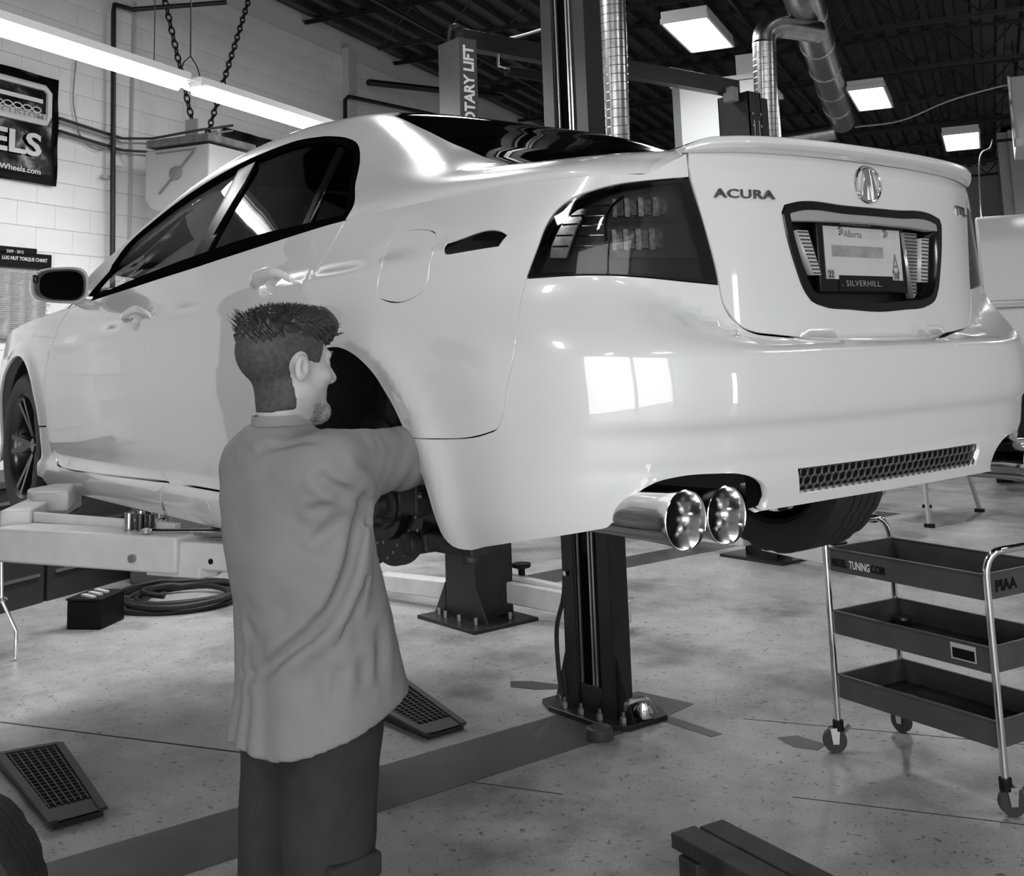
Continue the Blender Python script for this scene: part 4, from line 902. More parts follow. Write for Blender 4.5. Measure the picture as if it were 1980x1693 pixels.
# ---------------------------------------------------------------- lifts
boltm = M('steel bolt', .35, .35, metal=.9); cablem = M('bright cable', .6, .3, metal=.9)
def c_column(name, label, x0, x1, y0, y1, h, grp=None, face=1, fw=.082):
    """C-shaped column between x0..x1; the open side faces +Y when face = 1"""
    cx, cy = (x0 + x1) / 2, (y0 + y1) / 2; t = empty(name, label, 'vehicle lift', (cx, cy, 0), group=grp); hw = (x1 - x0) / 2; hd = (y1 - y0) / 2; th = .008
    m_ = MB(); f = face
    m_.box((0, -hd * f, h / 2), (2 * hw, th, h)); m_.box((-hw, 0, h / 2), (th, 2 * hd, h)); m_.box((hw, 0, h / 2), (th, 2 * hd, h))
    m_.box((-hw + fw / 2, hd * f, h / 2), (fw, th, h)); m_.box((hw - fw / 2, hd * f, h / 2), (fw, th, h))
    m_.box((-hw + fw, hd * f - .02 * f, h / 2), (th, .04, h)); m_.box((hw - fw, hd * f - .02 * f, h / 2), (th, .04, h))
    m_.build('column', darkst, t, smooth=0, bevel=.002)
    pl = [(-hw - .12, -hd - .10), (-hw - .02, -hd - .16), (hw + .02, -hd - .16), (hw + .13, -hd - .08), (hw + .13, hd + .05), (hw + .02, hd + .10), (-hw - .02, hd + .10), (-hw - .12, hd + .03)]
    MB().prism(pl, (0, 0, 0), (1, 0, 0), (0, 1, 0), (0, 0, .022)).build('base_plate', darkst, t, smooth=0, bevel=.003)
    for bx, by in ((-hw - .06, hd + .01), (-hw - .05, -hd + .0), (hw + .07, hd - .02), (hw + .07, -hd), (0, hd + .06), (-.12, hd + .055), (.12, hd + .055)):
        MB().cyl((bx, by, .02), (bx, by, .045), .016, n=6).cyl((bx, by, .02), (bx, by, .065), .008, n=8).build('anchor_bolt', boltm, t)
    for s in (-1, 1):
        MB().prism([(0, 0), (.10, 0), (0, .28)], (s * hw, hd * f * .6, .022), (s, 0, 0), (0, 0, 1), (0, .008, 0)).build('gusset', darkst, t, smooth=0)
    return t, hw, hd
p1, hw, hd = c_column('lift_column', 'tall dark lift column behind the car bumper with bright cables', 1.345, 1.675, -1.40, -1.295, 4.6)
for x_, m__ in ((.068, cablem), (-.012, cablem), (-.036, cablem)): MB().box((x_, .036, 2.36), (.010, .008, 4.5)).build('lift_cable', m__, p1, smooth=0)
MB().box((0, .02, .075), (.14, .06, .11)).build('column_foot', darkst, p1, bevel=.004)
MB().box((0, -.025, 2.3), (.30, .03, 4.5)).build('inner_channel', matte, p1, smooth=0)
MB().box((.02, .0, 1.15), (.12, .04, .9)).build('carriage', matte, p1, bevel=.01)
MB().tube(catmull([(.16, .05, 1.30), (.19, .06, 1.2), (.165, .05, .95), (.17, .04, .55), (.215, .06, .35), (.20, .07, .15), (.17, .08, .06)], 6), .011, n=8).build('hydraulic_hose', rubber, p1)
MB().lathe([(0, 0), (.045, 0), (.05, .03), (.035, .07), (0, .08)], (-.245, -.04, .03), (0, 0, 1), n=14).build('pulley_cap', chrome, p1)
MB().tube(catmull([(-.20, .02, .05), (-.235, .04, .10), (-.27, -.03, .11), (-.28, -.08, .04)], 5), .014, n=8).build('hose_fitting', boltm, p1)
MB().cyl((.10, hd + .02, .62), (.10, hd + .045, .62), .012, n=10).build('latch_knob', chrome, p1)
def arm_beam(par, a, b, w_, h, mat=armwh, name='lift_arm', bev=.008): return MB().beam(a, b, w_, h).build(name, mat, par, bevel=bev)
def pad(par, p, h=.06, r=.06): return MB().lathe([(0, 0), (.022, 0), (.022, h), (r, h + .012), (r, h + .035), (0, h + .037)], p, (0, 0, 1), n=20).build('arm_pad', matte, par, smooth=40)
arm_beam(p1, (-.05, .10, 1.10), (-1.0, .62, 1.10), .12, .10); arm_beam(p1, (.05, .10, 1.10), (.85, .65, 1.10), .12, .10)
# the near left column of the same lift (out of view) with the swing arms in view
p0 = empty('lift_column', 'dark lift column of the left side carrying the white swing arms', 'vehicle lift', (1.52, 1.52, 0))
m_ = MB(); m_.box((0, .12, 2.3), (.30, .01, 4.6)); m_.box((-.15, 0, 2.3), (.01, .25, 4.6)); m_.box((.15, 0, 2.3), (.01, .25, 4.6)); m_.build('column', darkst, p0, smooth=0)
MB().box((0, .0, .011), (.50, .42, .022)).build('base_plate', darkst, p0); MB().box((0, -.06, 1.2), (.22, .20, .9)).build('carriage', matte, p0, bevel=.01)
Pw = Vector((1.52, 1.52, 0))
ra = arm_beam(p0, Vector((1.43, 1.26, 1.098)) - Pw, Vector((.74, .925, 1.098)) - Pw, .13, .105)
arm_beam(p0, Vector((.92, 1.01, 1.096)) - Pw, Vector((.50, .80, 1.096)) - Pw, .10, .078, name='arm_extension')
MB().prism([(-.062, -.052), (.14, -.052), (.165, 0), (.14, .052), (-.062, .052)], Vector((.80, .952, 1.035)) - Pw, Vector((-.9, -.44, 0)).normalized(), Vector((.44, -.9, 0)).normalized(), (0, 0, .035)).build('arm_collar', armwh, p0, bevel=.004)
MB().cyl(Vector((.86, 1.052, 1.085)) - Pw, Vector((.853, 1.066, 1.085)) - Pw, .012, n=12).build('collar_bolt', boltm, p0)
MB().cyl(Vector((.62, .912, 1.085)) - Pw, Vector((.617, .918, 1.085)) - Pw, .008, n=12).build('pin_hole', blackp, p0)
pad(p0, Vector((.52, .80, 1.13)) - Pw, .01, .05)
fa = MB(); fa.beam(Vector((1.45, 1.24, 1.15)) - Pw, Vector((2.35, .80, 1.13)) - Pw, .10, .09); fa.build('lift_arm', armwh, p0, bevel=.008)
MB().beam(Vector((1.52, 1.20, 1.165)) - Pw, Vector((.86, .92, 1.155)) - Pw, .028, .03).build('arm_rail', armwh, p0, bevel=.003)
MB().prism([(0, 0), (.30, 0), (.34, .08), (.20, .16), (.04, .12)], Vector((1.62, 1.02, 1.15)) - Pw, (.93, -.36, 0), (.36, .93, 0), (0, 0, .07)).build('arm_knuckle', armwh, p0, bevel=.01)
MB().lathe([(0, 0), (.03, 0), (.03, .03), (.02, .035), (.02, .055), (.035, .06), (.035, .075), (0, .075)], Vector((1.30, .82, 1.10)) - Pw, (0, 0, 1), n=16).build('pad_adapter', chrome, p0)
MB().lathe([(0, 0), (.03, 0), (.03, .03), (.02, .035), (.02, .055), (.045, .06), (.045, .075), (0, .075)], Vector((1.46, .80, 1.12)) - Pw, (0, 0, 1), n=16).build('pad_adapter', M('dark adapter', .05, .4, metal=.7), p0)
# second lift
p2 = empty('lift_column', 'dark lift column with vertical white lettering and a low plate', 'vehicle lift', (3.435, -2.02, 0))
q = Vector((3.435, -2.02, 0))
MB().box((0, 0, 1.45), (.33, .18, 2.9)).build('column', darkst, p2, smooth=0, bevel=.004)
MB().box((-.045, .03, 3.30), (.24, .15, .90)).build('head_box', M('grey blue lift head', .06, .4, noise=.2, nscale=4), p2, smooth=0, bevel=.004)
text('lift_lettering', 'ROTARY LIFT', (-.1675, -.010, 3.70), (0, 0, 1), (0, 1, 0), .080, whitep, p2, ext=.002, stretch=.86, offset=.035, align='RIGHT')
MB().box((-.02, -.02, .011), (.62, .50, .022)).build('base_plate', darkst, p2, smooth=0, bevel=.003)
for bx, by in ((-.20, .12), (-.05, .14), (.1, .14), (-.23, -.12), (.2, .12)): MB().cyl((bx, by, .02), (bx, by, .06), .014, n=6).build('anchor_bolt', boltm, p2)
for bx in (-.165, .165): MB().prism([(0, 0), (.12, 0), (0, .2)], (bx, .085, .022), (math.copysign(1, bx), 0, 0), (0, 0, 1), (0, .008, 0)).build('gusset', darkst, p2, smooth=0)
MB().box((.02, -.17, .75), (.20, .14, 1.1)).build('carriage', matte, p2, bevel=.01); MB().box((-.03, -.155, .30), (.24, .12, .55)).build('carriage_guard', darkst, p2, bevel=.006)
MB().box((-.168, .02, .62), (.002, .10, .16)).build('warning_label', whitep, p2, smooth=0); MB().box((-.1695, .03, .60), (.002, .04, .06)).build('label_print', blackp, p2, smooth=0)
arm_beam(p2, (-.10, -.20, .16), (-.95, -.45, .11), .10, .13); arm_beam(p2, (.10, -.10, .14), (1.05, .10, .12), .12, .11)
arm_beam(p2, (-.08, -.22, .245), (-.60, -.38, .20), .06, .03, name='arm_rail')
pad(p2, (1.02, .12, .18), .05, .07); pad(p2, (-.16, -.28, .24), .05, .06)
ob = empty('overhead_beam', 'dark overhead beam joining the two far lift columns', 'beam', (3.45, -2.05, 3.80))
MB().beam((0, 0, 0), (0, -2.85, 0), .10, .13).build('beam', darkst, ob, smooth=0, bevel=.004)
MB().beam((0, -.4, -.17), (0, -1.3, -.17), .07, .07).build('shutoff_pad', matte, ob, bevel=.02)
MB().tube([(-.02, -.32, -.02), (-.02, -.32, -.15), (-.02, -.46, -.16)], .012, n=8).build('bracket', chrome, ob)
MB().tube(catmull([(0, .08, -.05), (-.05, .10, .05), (0, .0, .09), (.04, -.15, .08), (0, -.35, .07)], 5), .015, n=8).build('hydraulic_hose', rubber, ob)
p3 = empty('lift_column', 'farthest dark lift column in front of the white enclosure', 'vehicle lift', (3.435, -4.92, 0))
MB().box((0, .075, 1.87), (.33, .01, 3.74)).build('column', darkst, p3, smooth=0)
m_ = MB(); m_.box((-.16, 0, 1.87), (.01, .16, 3.74)); m_.box((.16, 0, 1.87), (.01, .16, 3.74)); m_.box((0, -.07, 1.87), (.33, .01, 3.74)); m_.build('column_side', darkst, p3, smooth=0)
for y_ in (.03, -.03): MB().box((-.17, y_, 1.9), (.008, .008, 3.2)).build('lift_cable', cablem, p3, smooth=0)
for y_, z_ in ((.05, 3.55), (-.05, 3.55), (.05, 3.45), (-.05, 3.45)): MB().cyl((-.165, y_, z_), (-.18, y_, z_), .012, n=8).build('bolt', boltm, p3)
text('lift_lettering', 'ROTARY LIFT', (-.168, -.150, 2.75), (0, 0, 1), (0, 1, 0), .06, whitep, p3, ext=.002, stretch=.92, offset=.025); MB().box((-.12, -.12, 3.2), (.08, .10, 1.0)).build('head_box', darkst, p3, smooth=0)
MB().box((-.05, .16, 3.72), (.10, .08, .12)).build('limit_switch', M('grey switch box', .3, .5), p3, bevel=.005)
MB().box((-.02, 0, .011), (.62, .50, .022)).build('base_plate', darkst, p3, smooth=0)
arm_beam(p3, (-.10, .15, .14), (-.85, .20, .11), .10, .12); arm_beam(p3, (.10, .12, .14), (.95, .10, .12), .12, .11); pad(p3, (.92, .12, .18), .03, .06); pad(p3, (-.82, .2, .17), .02, .06)
# ---------------------------------------------------------------- on the block wall
pipem = M('black iron pipe', .012, .45); cond = M('pale conduit', .45, .5); cdark = M('grey conduit', .22, .5)
VW = VL - .01
def wp(u, z, o=.05): return B(u, VW - o, z)
cord('gas_pipe', 'black iron pipe running down the block wall left of the hose reel', [wp(7.9, 4.99, .08), wp(7.66, 4.97, .08), wp(7.655, 4.9, .08), wp(7.71, 2.0, .08), wp(7.71, 1.2, .08)], .024, pipem, 'pipe')
cord('gas_pipe', 'black pipe crossing the wall top near the roof edge', [wp(7.9, 4.99, .08), wp(8.05, 5.02, .3), B(8.3, 6.4, 5.05)], .024, pipem, 'pipe')
MB_ = MB().box(wp(7.64, 3.36, .04), (.10, .03, .03), rz=BROT); tag(MB_.build('pipe_bracket', cond), 'small bracket holding the black wall pipe', 'bracket')
cord('conduit', 'pale conduit running down the wall just right of the black pipe', [wp(8.0, 5.1, .02), wp(7.98, 3.9, .02), wp(7.97, 2.4, .02), wp(7.95, 2.3, .02), wp(7.96, 1.4, .02)], .014, cond, 'pipe')
for i, z in enumerate((3.83, 3.78, 3.70, 3.66)):
    cord('conduit', ['top', 'second', 'third', 'lowest'][i] + ' of the thin grey conduits running from the banner to the reel', [wp(7.09, z - .03 + .01 * i, .03), wp(7.85, z - .08 + .01 * i, .03), B(8.0, 7.0, z - .08), B(8.15, 6.6, z - .02), B(8.6, 6.55, z + .10)], .010 if i % 2 else .013, cdark if i % 2 else pipem, 'pipe')
cord('conduit', 'thin cable looping below the grey conduits', catmull([wp(7.3, 3.72, .03), wp(7.42, 3.62, .03), wp(7.58, 3.60, .03), wp(7.72, 3.70, .03)], 5), .006, cdark, 'cable')
cord('conduit', 'thin cable hanging down the bare wall left of the black pipe', catmull([wp(7.27, 4.35, .02), wp(7.25, 4.0, .02), wp(7.30, 3.8, .02), wp(7.33, 3.70, .02)], 5), .005, cdark, 'cable')
cord('gas_pipe', 'black pipe dropping behind the car roof at the far wall end', [B(14.0, 6.9, 5.05), B(11.62, 7.1, 4.90), B(11.58, 7.12, 4.85), B(11.56, 7.12, 3.2)], .028, pipem, 'pipe')
cord('gas_pipe', 'short black bar below the roof edge left of the lettered column', [B(11.95, 7.0, 5.14), B(14.6, 6.3, 5.40)], .045, pipem, 'pipe')
m_ = MB().box(wp(11.83, 4.2, .04), (.18, .10, 2.75), rz=BROT); tag(m_.build('wall_pier', wallm, smooth=0), 'narrow white pier on the far block wall', 'pier')
# banner with white print
def wall_sheet(name, label, cat, u0, u1, z0, z1, mat, v=VW - .02, th=.004, wav=0.):
    t = MB(); n = 24; V = []; m = 10
    for i in range(n + 1):
        for k in range(m + 1):
            a = i / n; c = k / m; V.append(B(u0 + (u1 - u0) * a, v - wav * (.5 + .5 * math.sin(a * 17 + c * 5) * math.sin(c * 9 + a * 3)), z0 + (z1 - z0) * c))
    F = [(i * (m + 1) + k, (i + 1) * (m + 1) + k, (i + 1) * (m + 1) + k + 1, i * (m + 1) + k + 1) for i in range(n) for k in range(m)]
    o = MB().add(V, F).build(name, mat, smooth=60); s_ = o.modifiers.new('thick', 'SOLIDIFY'); s_.thickness = th
    return tag(o, label, cat)
vinyl = M('glossy black vinyl', .005, .16, spec=.35, bump=.4, bscale=5)
ban = wall_sheet('banner', 'glossy black banner with white lettering on the block wall', 'banner', 5.35, 7.07, 3.20, 4.13, vinyl, wav=.022)
wt = lambda u, z: B(u, VW - .052, z)
def wtext(par, s, u, z, size, mat=whitep, al='RIGHT', st=1., off=.0): return text('banner_lettering', s, wt(u, z), Uv, Zv, size, mat, par, ext=.003, align=al, stretch=st, offset=off)
wtext(ban, 'WHEELS', 6.88, 3.43, .18, st=1.45, off=.03); wtext(ban, 'EWheels.com', 6.88, 3.275, .045, st=1.3, off=.01)
fr_ = [(6.94, 3.86), (6.93, 3.99), (6.86, 4.04), (6.0, 4.04)]
MB().tube([wt(6.1, 3.72), wt(6.92, 3.72), wt(6.95, 3.78), wt(6.95, 3.98), wt(6.90, 4.02), wt(6.1, 4.02)], .026, n=6).build('banner_logo_frame', whitep, ban)
MB().beam(wt(6.1, 3.90), wt(6.88, 3.90), .008, .035, up=Zv).build('banner_logo_bar', whitep, ban)
for k in range(6): MB().tube([wt(6.32 + .10 * k + .045 * math.cos(t), 3.82 + .022 * math.sin(t)) for t in np.linspace(0, 2 * PI, 14, endpoint=False)], .006, n=5, closed=True).build('banner_logo_ring', whitep, ban)
wtext(ban, 'CUSTOM', 6.90, 3.735, .055, st=1.4, mat=greyp, off=.02); MB().beam(wt(6.1, 3.76), wt(6.92, 3.76), .004, .07, up=Zv).build('banner_logo_bar', M('logo silver', .5, .4), ban)
b2 = wall_sheet('banner', 'dark patterned banner partly hidden by the car roof', 'banner', 9.32, 10.5, 3.2, 4.12, M('patterned black vinyl', .02, .3, spec=.2, noise=.95, nscale=7), wav=.02)
# torque chart
cp = M('yellowed chart paper', .42, .7, noise=.12, nscale=30)
ct = wall_sheet('torque_chart', 'large paper torque chart with black header behind the mirror', 'poster', 5.6, 7.0, 1.9, 2.50, cp)
MB().beam(wt(5.6, 2.55), wt(7.02, 2.55), .006, .12, up=Zv).build('chart_header', blackp, ct); MB().beam(wt(6.4, 2.62), wt(6.86, 2.62), .006, .06, up=Zv).build('chart_header', blackp, ct)
text('chart_title', 'LUG NUT TORQUE CHART', B(6.97, VW - .058, 2.545), Uv, Zv, .028, whitep, ct, ext=.002, align='RIGHT', offset=.02, stretch=.95)
text('chart_title', '2009 - 2012', B(6.72, VW - .058, 2.60), Uv, Zv, .025, whitep, ct, ext=.002, align='RIGHT')
cr = MB()
rng = random.Random(3)
for c in range(9):
    for r in range(34):
        u = 5.75 + c * .145; z = 2.46 - r * .0165; cr.beam(wt(u, z), wt(u + rng.uniform(.05, .12), z), .002, .006, up=Zv)
tag(cr.build('chart_print', greyp, ct, smooth=0), kind='stuff')
# hose reel in its white enclosure, hung by chains
reel = empty('hose_reel', 'white hanging hose reel case with a round badge and slanted bar', 'hose reel', B(8.3, 6.55, 3.35), BROT)
rc = M('white reel case', .50, .45)
R_ = lambda u, v, z: Vector((u - 8.3, v - 6.55, z - 3.35))
prof_ = [(-.55, .28), (-.52, -.16), (-.44, -.28), (-.26, -.31), (.20, -.20), (.30, .36)]
pf_ = catmull([(a, 0, b) for a, b in [(7.50 - 8.3, .22), (7.50 - 8.3, -.20), (7.60 - 8.3, -.30), (7.80 - 8.3, -.33), (8.12 - 8.3, -.2), (8.17 - 8.3, .30)]], 3)
# case: front face seen from the camera, side face going back along the wall
case = MB(); F0 = [(7.52, .23), (7.515, -.16), (7.56, -.26), (7.66, -.32), (7.90, -.34), (8.10, -.28), (8.18, .32)]
case.prism([(-.36, .24), (-.36, -.20), (-.30, -.29), (-.20, -.33), (.28, -.33), (.36, -.26), (.36, .24)], (-.50, 0, 0), (0, -1, 0), (0, 0, 1), (.62, 0, 0)); case.build('case', rc, reel, bevel=.02, seg=3)
MB().beam((-.515, .18, -.17), (-.515, -.20, .18), .012, .02, up=(1, 0, 0)).build('slanted_bar', cdark, reel)
MB().lathe([(0, 0), (.062, 0), (.062, -.02), (.05, -.028), (0, -.028)], (-.505, 0, .0), (1, 0, 0), n=20).build('round_badge', M('grey badge', .22, .4), reel)
MB().beam((-.515, .22, .20), (-.515, -.22, .20), .012, .012, up=(0, 0, 1)).build('top_ridge', cdark, reel)
MB().box((-.15, 0, .30), (.70, .70, .07)).build('top_bracket', M('dirty bracket', .16, .6, noise=.4, nscale=12), reel, bevel=.01)
MB().box((-.05, .2, .45), (.02, .14, .30)).build('hanger_strap', cond, reel); MB().box((.25, .2, .42), (.02, .12, .24)).build('hanger_strap', cond, reel)
# heater hanging at the right edge
ht = empty('unit_heater', 'pale hanging cabinet at the upper right edge of the picture', 'heater', B(16.4, -.95, 4.6), BROT)
MB().box((0, 0, 0), (1.2, .9, .95)).build('cabinet', rc, ht, bevel=.02); MB().box((-.62, 0, -.42), (.04, .94, .10)).build('lower_rail', chrome, ht); MB().box((-.62, .46, 0), (.04, .03, .95)).build('corner_trim', chrome, ht)
for s in (-1, 1): MB().cyl((0, .35 * s, .45), (0, .35 * s, 1.1), .01, n=6).build('hanger_rod', chainm, ht)
cord('flex_cable', 'pale cable drooping from the far right lamp to the truck', catmull([B(17.6, -.25, 4.55), B(17.4, -.2, 4.40), B(17, -.05, 4.2), B(16.5, 0, 3.4), B(15.2, -.02, 3.1)], 6), .010, cdark, 'cable')
cord('sagging_cable', 'thin cable sagging between the roof joists right of the big duct', catmull([B(15.8, 1.5, 4.62), B(15.9, .9, 4.66), B(15.9, .3, 4.85), B(15.9, -.2, 4.95), B(15.9, -.6, 5.0)], 6), .012, cond, 'cable')
cord('air_line', 'pale air line hung across the roof above the lettered column', catmull([B(9.9, 4.6, 4.9), B(9.4, 4.05, 4.62), B(9.1, 3.3, 4.60), B(8.9, 2.6, 4.72)], 6), .014, cdark, 'pipe')
# truck behind the right side of the car
tr = empty('utility_truck', 'white utility truck parked beyond the right corner of the car', 'truck', B(14.2, -.6), BROT)
trm = M('white truck paint', .42, .35, coat=.5)
MB().box((1.2, 0, 2.55), (3.0, 1.35, 1.0)).build('cargo_box', trm, tr, bevel=.03); MB().box((1.0, -.02, 1.78), (3.2, 1.5, .56)).build('upper_body', trm, tr, bevel=.05, seg=3)
MB().box((.9, -.05, 1.32), (3.4, 1.62, .38)).build('lower_body', trm, tr, bevel=.06, seg=3); MB().box((1.0, 0, .85), (3.2, 1.5, .58)).build('chassis', matte, tr, bevel=.02)
MB().box((-.615, 0, 1.985), (.02, 1.3, .02)).build('trim_line', cdark, tr); MB().tube(catmull([(-.62, .70, 1.75), (-.63, .68, 1.58), (-.63, .5, 1.55), (-.63, -.6, 1.55)], 4), .012, n=6).build('panel_line', cdark, tr)
MB().box((-.32, -.72, 2.5), (.03, .03, 1.2)).build('side_rail', matte, tr)
for x_ in (.2, 2.2):
    for s in (-1, 1): tyre_mesh(MB(), (x_, .62 * s, .40), s, r=.40, n=40).build('tyre', rubber, tr, smooth=30); MB().lathe([(0, .02), (.15, .05), (.22, 0), (.22, -.08)], (x_, .66 * s, .40), (0, s, 0), n=20).build('wheel_hub', steel, tr)
text('truck_lettering', 'turbo', (-.81, .20, 1.25), (0, -1, 0), (0, 0, 1), .06, greyp, tr, ext=.003) if False else None
# workbench clutter by the wall (dark)
wb = empty('workbench', 'dark low cabinet row against the block wall under the car', 'workbench', B(7.0, 6.83), BROT)
dkm = M('dark cabinet', .02, .5)
for k in range(4):
    c = MB().box((-2.4 + k * 1.15, 0, .42), (1.12, .75, .84)).build('cabinet', dkm, wb, bevel=.008)
    for z_ in (.2, .5, .74): MB().box((-2.4 + k * 1.15, -.385, z_), (1.0, .02, .02)).build('drawer_pull', boltm, c)
MB().box((-.65, 0, .87), (4.7, .8, .05)).build('bench_top', M('bench top', .05, .6), wb, bevel=.005)
ve = tag(MB().box(B(7.25, 6.1, .30), (.5, .4, .6), rz=BROT).build('waste_bin', M('grey bin', .10, .6), bevel=.02), 'dark grey bin standing in front of the wall cabinets', 'bin')
# ---------------------------------------------------------------- props on the floor
bt = empty('battery_box', 'black battery box with pale terminals on the floor beside the hose', 'battery', (5.15, -.22, 0), math.radians(-48))
MB().box((0, 0, .09), (.30, .24, .18)).build('case', blackp, bt, bevel=.01); MB().box((0, 0, .185), (.31, .25, .015)).build('lid', matte, bt, bevel=.004)
for x_ in (-.08, 0, .08): MB().beam((x_ - .05, -.06, .198), (x_ + .02, .06, .198), .03, .012).build('terminal_cover', M('pale tag', .5, .5), bt)
MB().box((.152, 0, .09), (.004, .16, .12)).build('side_label', cdark, bt)
hp = []
for i in range(150):
    a = i / 150 * 2 * PI * 4.4; r = .50 + .12 * math.sin(a * .37 + 1) - .05 * (i / 150); hp.append((5.42 + r * .82 * math.cos(a) + .06 * math.sin(a * .5), -.92 + r * .80 * math.sin(a), .024 + .013 * (i // 34) + .01 * math.sin(a * 1.7)))
hp = [(5.30, -.48, .03)] + hp
tag(MB().tube(catmull(hp, 2), .020, n=8).build('air_hose', M('black rubber hose', .012, .5), smooth=60), 'black rubber hose coiled on the floor beside the battery box', 'hose')
# ramps with grid tops
def ramp(name, label, pts, h0, h1, grp=None):
    """pts: high-left, high-right, low-right, low-left corners on the floor"""
    P = [Vector((x, y, 0)) for x, y in pts]; t = empty(name, label, 'ramp', P[3], group=grp); o = P[3]; P = [p - o for p in P]
    T = [P[0] + Zv * h0, P[1] + Zv * h0, P[2] + Zv * h1, P[3] + Zv * h1]; rm = M('black ramp plastic', .012, .55)
    m_ = MB().add(P + T, [(3, 2, 1, 0), (0, 1, 5, 4), (1, 2, 6, 5), (2, 3, 7, 6), (3, 0, 4, 7)]); m_.build('body', rm, t, smooth=0)
    lp = lambda a, b: T[0] * (1 - a) * (1 - b) + T[1] * a * (1 - b) + T[2] * a * b + T[3] * (1 - a) * b
    MB().add([lp(0, 0), lp(1, 0), lp(1, 1), lp(0, 1)], [(0, 3, 2, 1)]).build('top_plate', rm, t, smooth=0)
    g = M('worn ramp rim', .035, .5); up = Zv * .006
    for a, b in (((0, 0), (0, 1)), ((1, 0), (1, 1)), ((0, 0), (1, 0))): MB().beam(lp(*a) + up, lp(*b) + up, .03, .012).build('rim', g, t, smooth=0)
    MB().add([lp(0, .84) + up, lp(1, .84) + up, lp(1, 1) + up, lp(0, 1) + up], [(0, 3, 2, 1)]).build('lip_plate', g, t, smooth=0)
    gm = MB()
    for k in range(1, 8): gm.beam(lp(k / 8, .02) + up * .6, lp(k / 8, .83) + up * .6, .006, .010)
    for k in range(1, 18): gm.beam(lp(.03, .83 * k / 18) + up * .6, lp(.97, .83 * k / 18) + up * .6, .006, .010)
    tag(gm.build('grid', M('ramp grid', .018, .5), t, smooth=0), kind='stuff')
ramp('wheel_ramp', 'black grid topped ramp on the floor right of the mechanic', [(2.44, -.56), (2.44, -.86), (1.76, -.755), (1.76, -.565)], .06, .02)
ramp('wheel_ramp', 'black grid topped ramp lying at the lower left of the floor', [(2.72, .95), (2.68, .72), (1.915, .78), (1.915, .96)], .055, .02)
tag(MB().lathe([(0, 0), (.058, 0), (.060, .01), (.056, .045), (.045, .05), (.03, .042), (0, .042)], (1.255, -1.115, 0), (0, 0, 1), n=24).build('rubber_puck', M('dull rubber', .05, .6)), 'small dark round rubber puck in front of the lift column', 'puck')
wb_ = empty('wooden_block', 'dark worn timber planks raised on short blocks at lower right', 'wooden block', (-.2, -.55, 0))
wdm = M('oily dark timber', .035, .6, noise=.5, nscale=9, bump=.3, bscale=18)
o_ = Vector(wb_.location); d_ = Vector((-.99, .13, 0)).normalized(); n_ = Vector((.13, .99, 0)).normalized(); c0 = Vector((.135, -.64, .095)) - o_
for k, (w0, w1) in enumerate(((0, .098), (.102, .20))):
    MB().beam(c0 + n_ * (w0 + w1) / 2 - d_ * (.02 if k else 0), c0 + n_ * (w0 + w1) / 2 + d_ * 1.2, .098, .05 - .004 * k).build('plank', wdm, wb_, smooth=0, bevel=.004)
for q_ in (.07, .95): MB().beam(c0 + d_ * q_ + Zv * -.06 - n_ * .0, c0 + d_ * q_ + n_ * .21 + Zv * -.06, .09, .068).build('block', wdm, wb_, smooth=0, bevel=.006)
# removed wheel at the lower left edge
rwheel = empty('removed_wheel', 'dark tyre standing at the lower left edge of the picture', 'wheel', (.72, 1.66, 0), math.radians(62))
rw = rim_mesh(MB(), (0, 0, .321), 1).build('rim', rimm, rwheel, smooth=40); tyre_mesh(MB(), (0, 0, .321), 1).build('tyre', rubber, rw, smooth=30)
# stool at the left edge
st = empty('shop_stool', 'chrome legged stool with dark seat at the left edge', 'stool', (4.72, .62, 0))
MB().lathe([(0, .0), (.17, 0), (.18, .03), (.17, .08), (0, .09)], (0, 0, .60), (0, 0, 1), n=28).build('seat', matte, st)
for k in range(4):
    a = math.radians(-127 + 90 * k); c = Vector((math.cos(a), math.sin(a), 0)); MB().tube([c * .15 + Zv * .60, c * .16 + Zv * .34, c * .25 + Zv * .16, c * .25 + Zv * .01], .011, n=8).build('leg', chrome, st)
MB().tube([(.175 * math.cos(t), .175 * math.sin(t), .34) for t in np.linspace(0, 2 * PI, 28, endpoint=False)], .009, n=8, closed=True).build('foot_ring', chrome, st)
MB().cyl((0, 0, .02), (0, 0, .30), .11, n=20).build('parts_pail', dkm, st) if False else None
# work platform behind the cart
pf = empty('work_platform', 'aluminium folding work platform standing behind the tool cart', 'platform', (3.6, -7.45, 0), 0)
alm = M('dull aluminium', .45, .4, metal=.7)
def prel(x, y, z): return Vector((x - 3.6, y + 7.45, z))
MB().box((0, 0, .50), (.50, 1.0, .05)).build('deck', alm, pf, bevel=.005)
feet = [(3.83, -6.90), (3.27, -6.94), (3.42, -8.05), (3.95, -8.0)]
for i, (x_, y_) in enumerate(feet):
    tx = 3.6 + (x_ - 3.6) * .75; ty = -7.45 + (y_ + 7.45) * .8
    MB().tube([prel(tx, ty, .49), prel(x_, y_, .03)], .022, n=6).build('leg', alm, pf); MB().box(prel(x_, y_, .015), (.08, .05, .03)).build('rubber_foot', matte, pf)
for a_, b_ in (((3.77, -7.03), (3.37, -7.06)), ((3.86, -7.85), (3.46, -7.9))): MB().beam(prel(*a_, .42), prel(*b_, .42), .02, .05).build('cross_bar', alm, pf)
for x_, y_, s in ((3.77, -7.03, -1), (3.37, -7.06, 1)): MB().tube([prel(x_ + s * .14, y_, .42), prel(x_ - s * .01, y_, .24)], .010, n=6).build('brace', alm, pf)
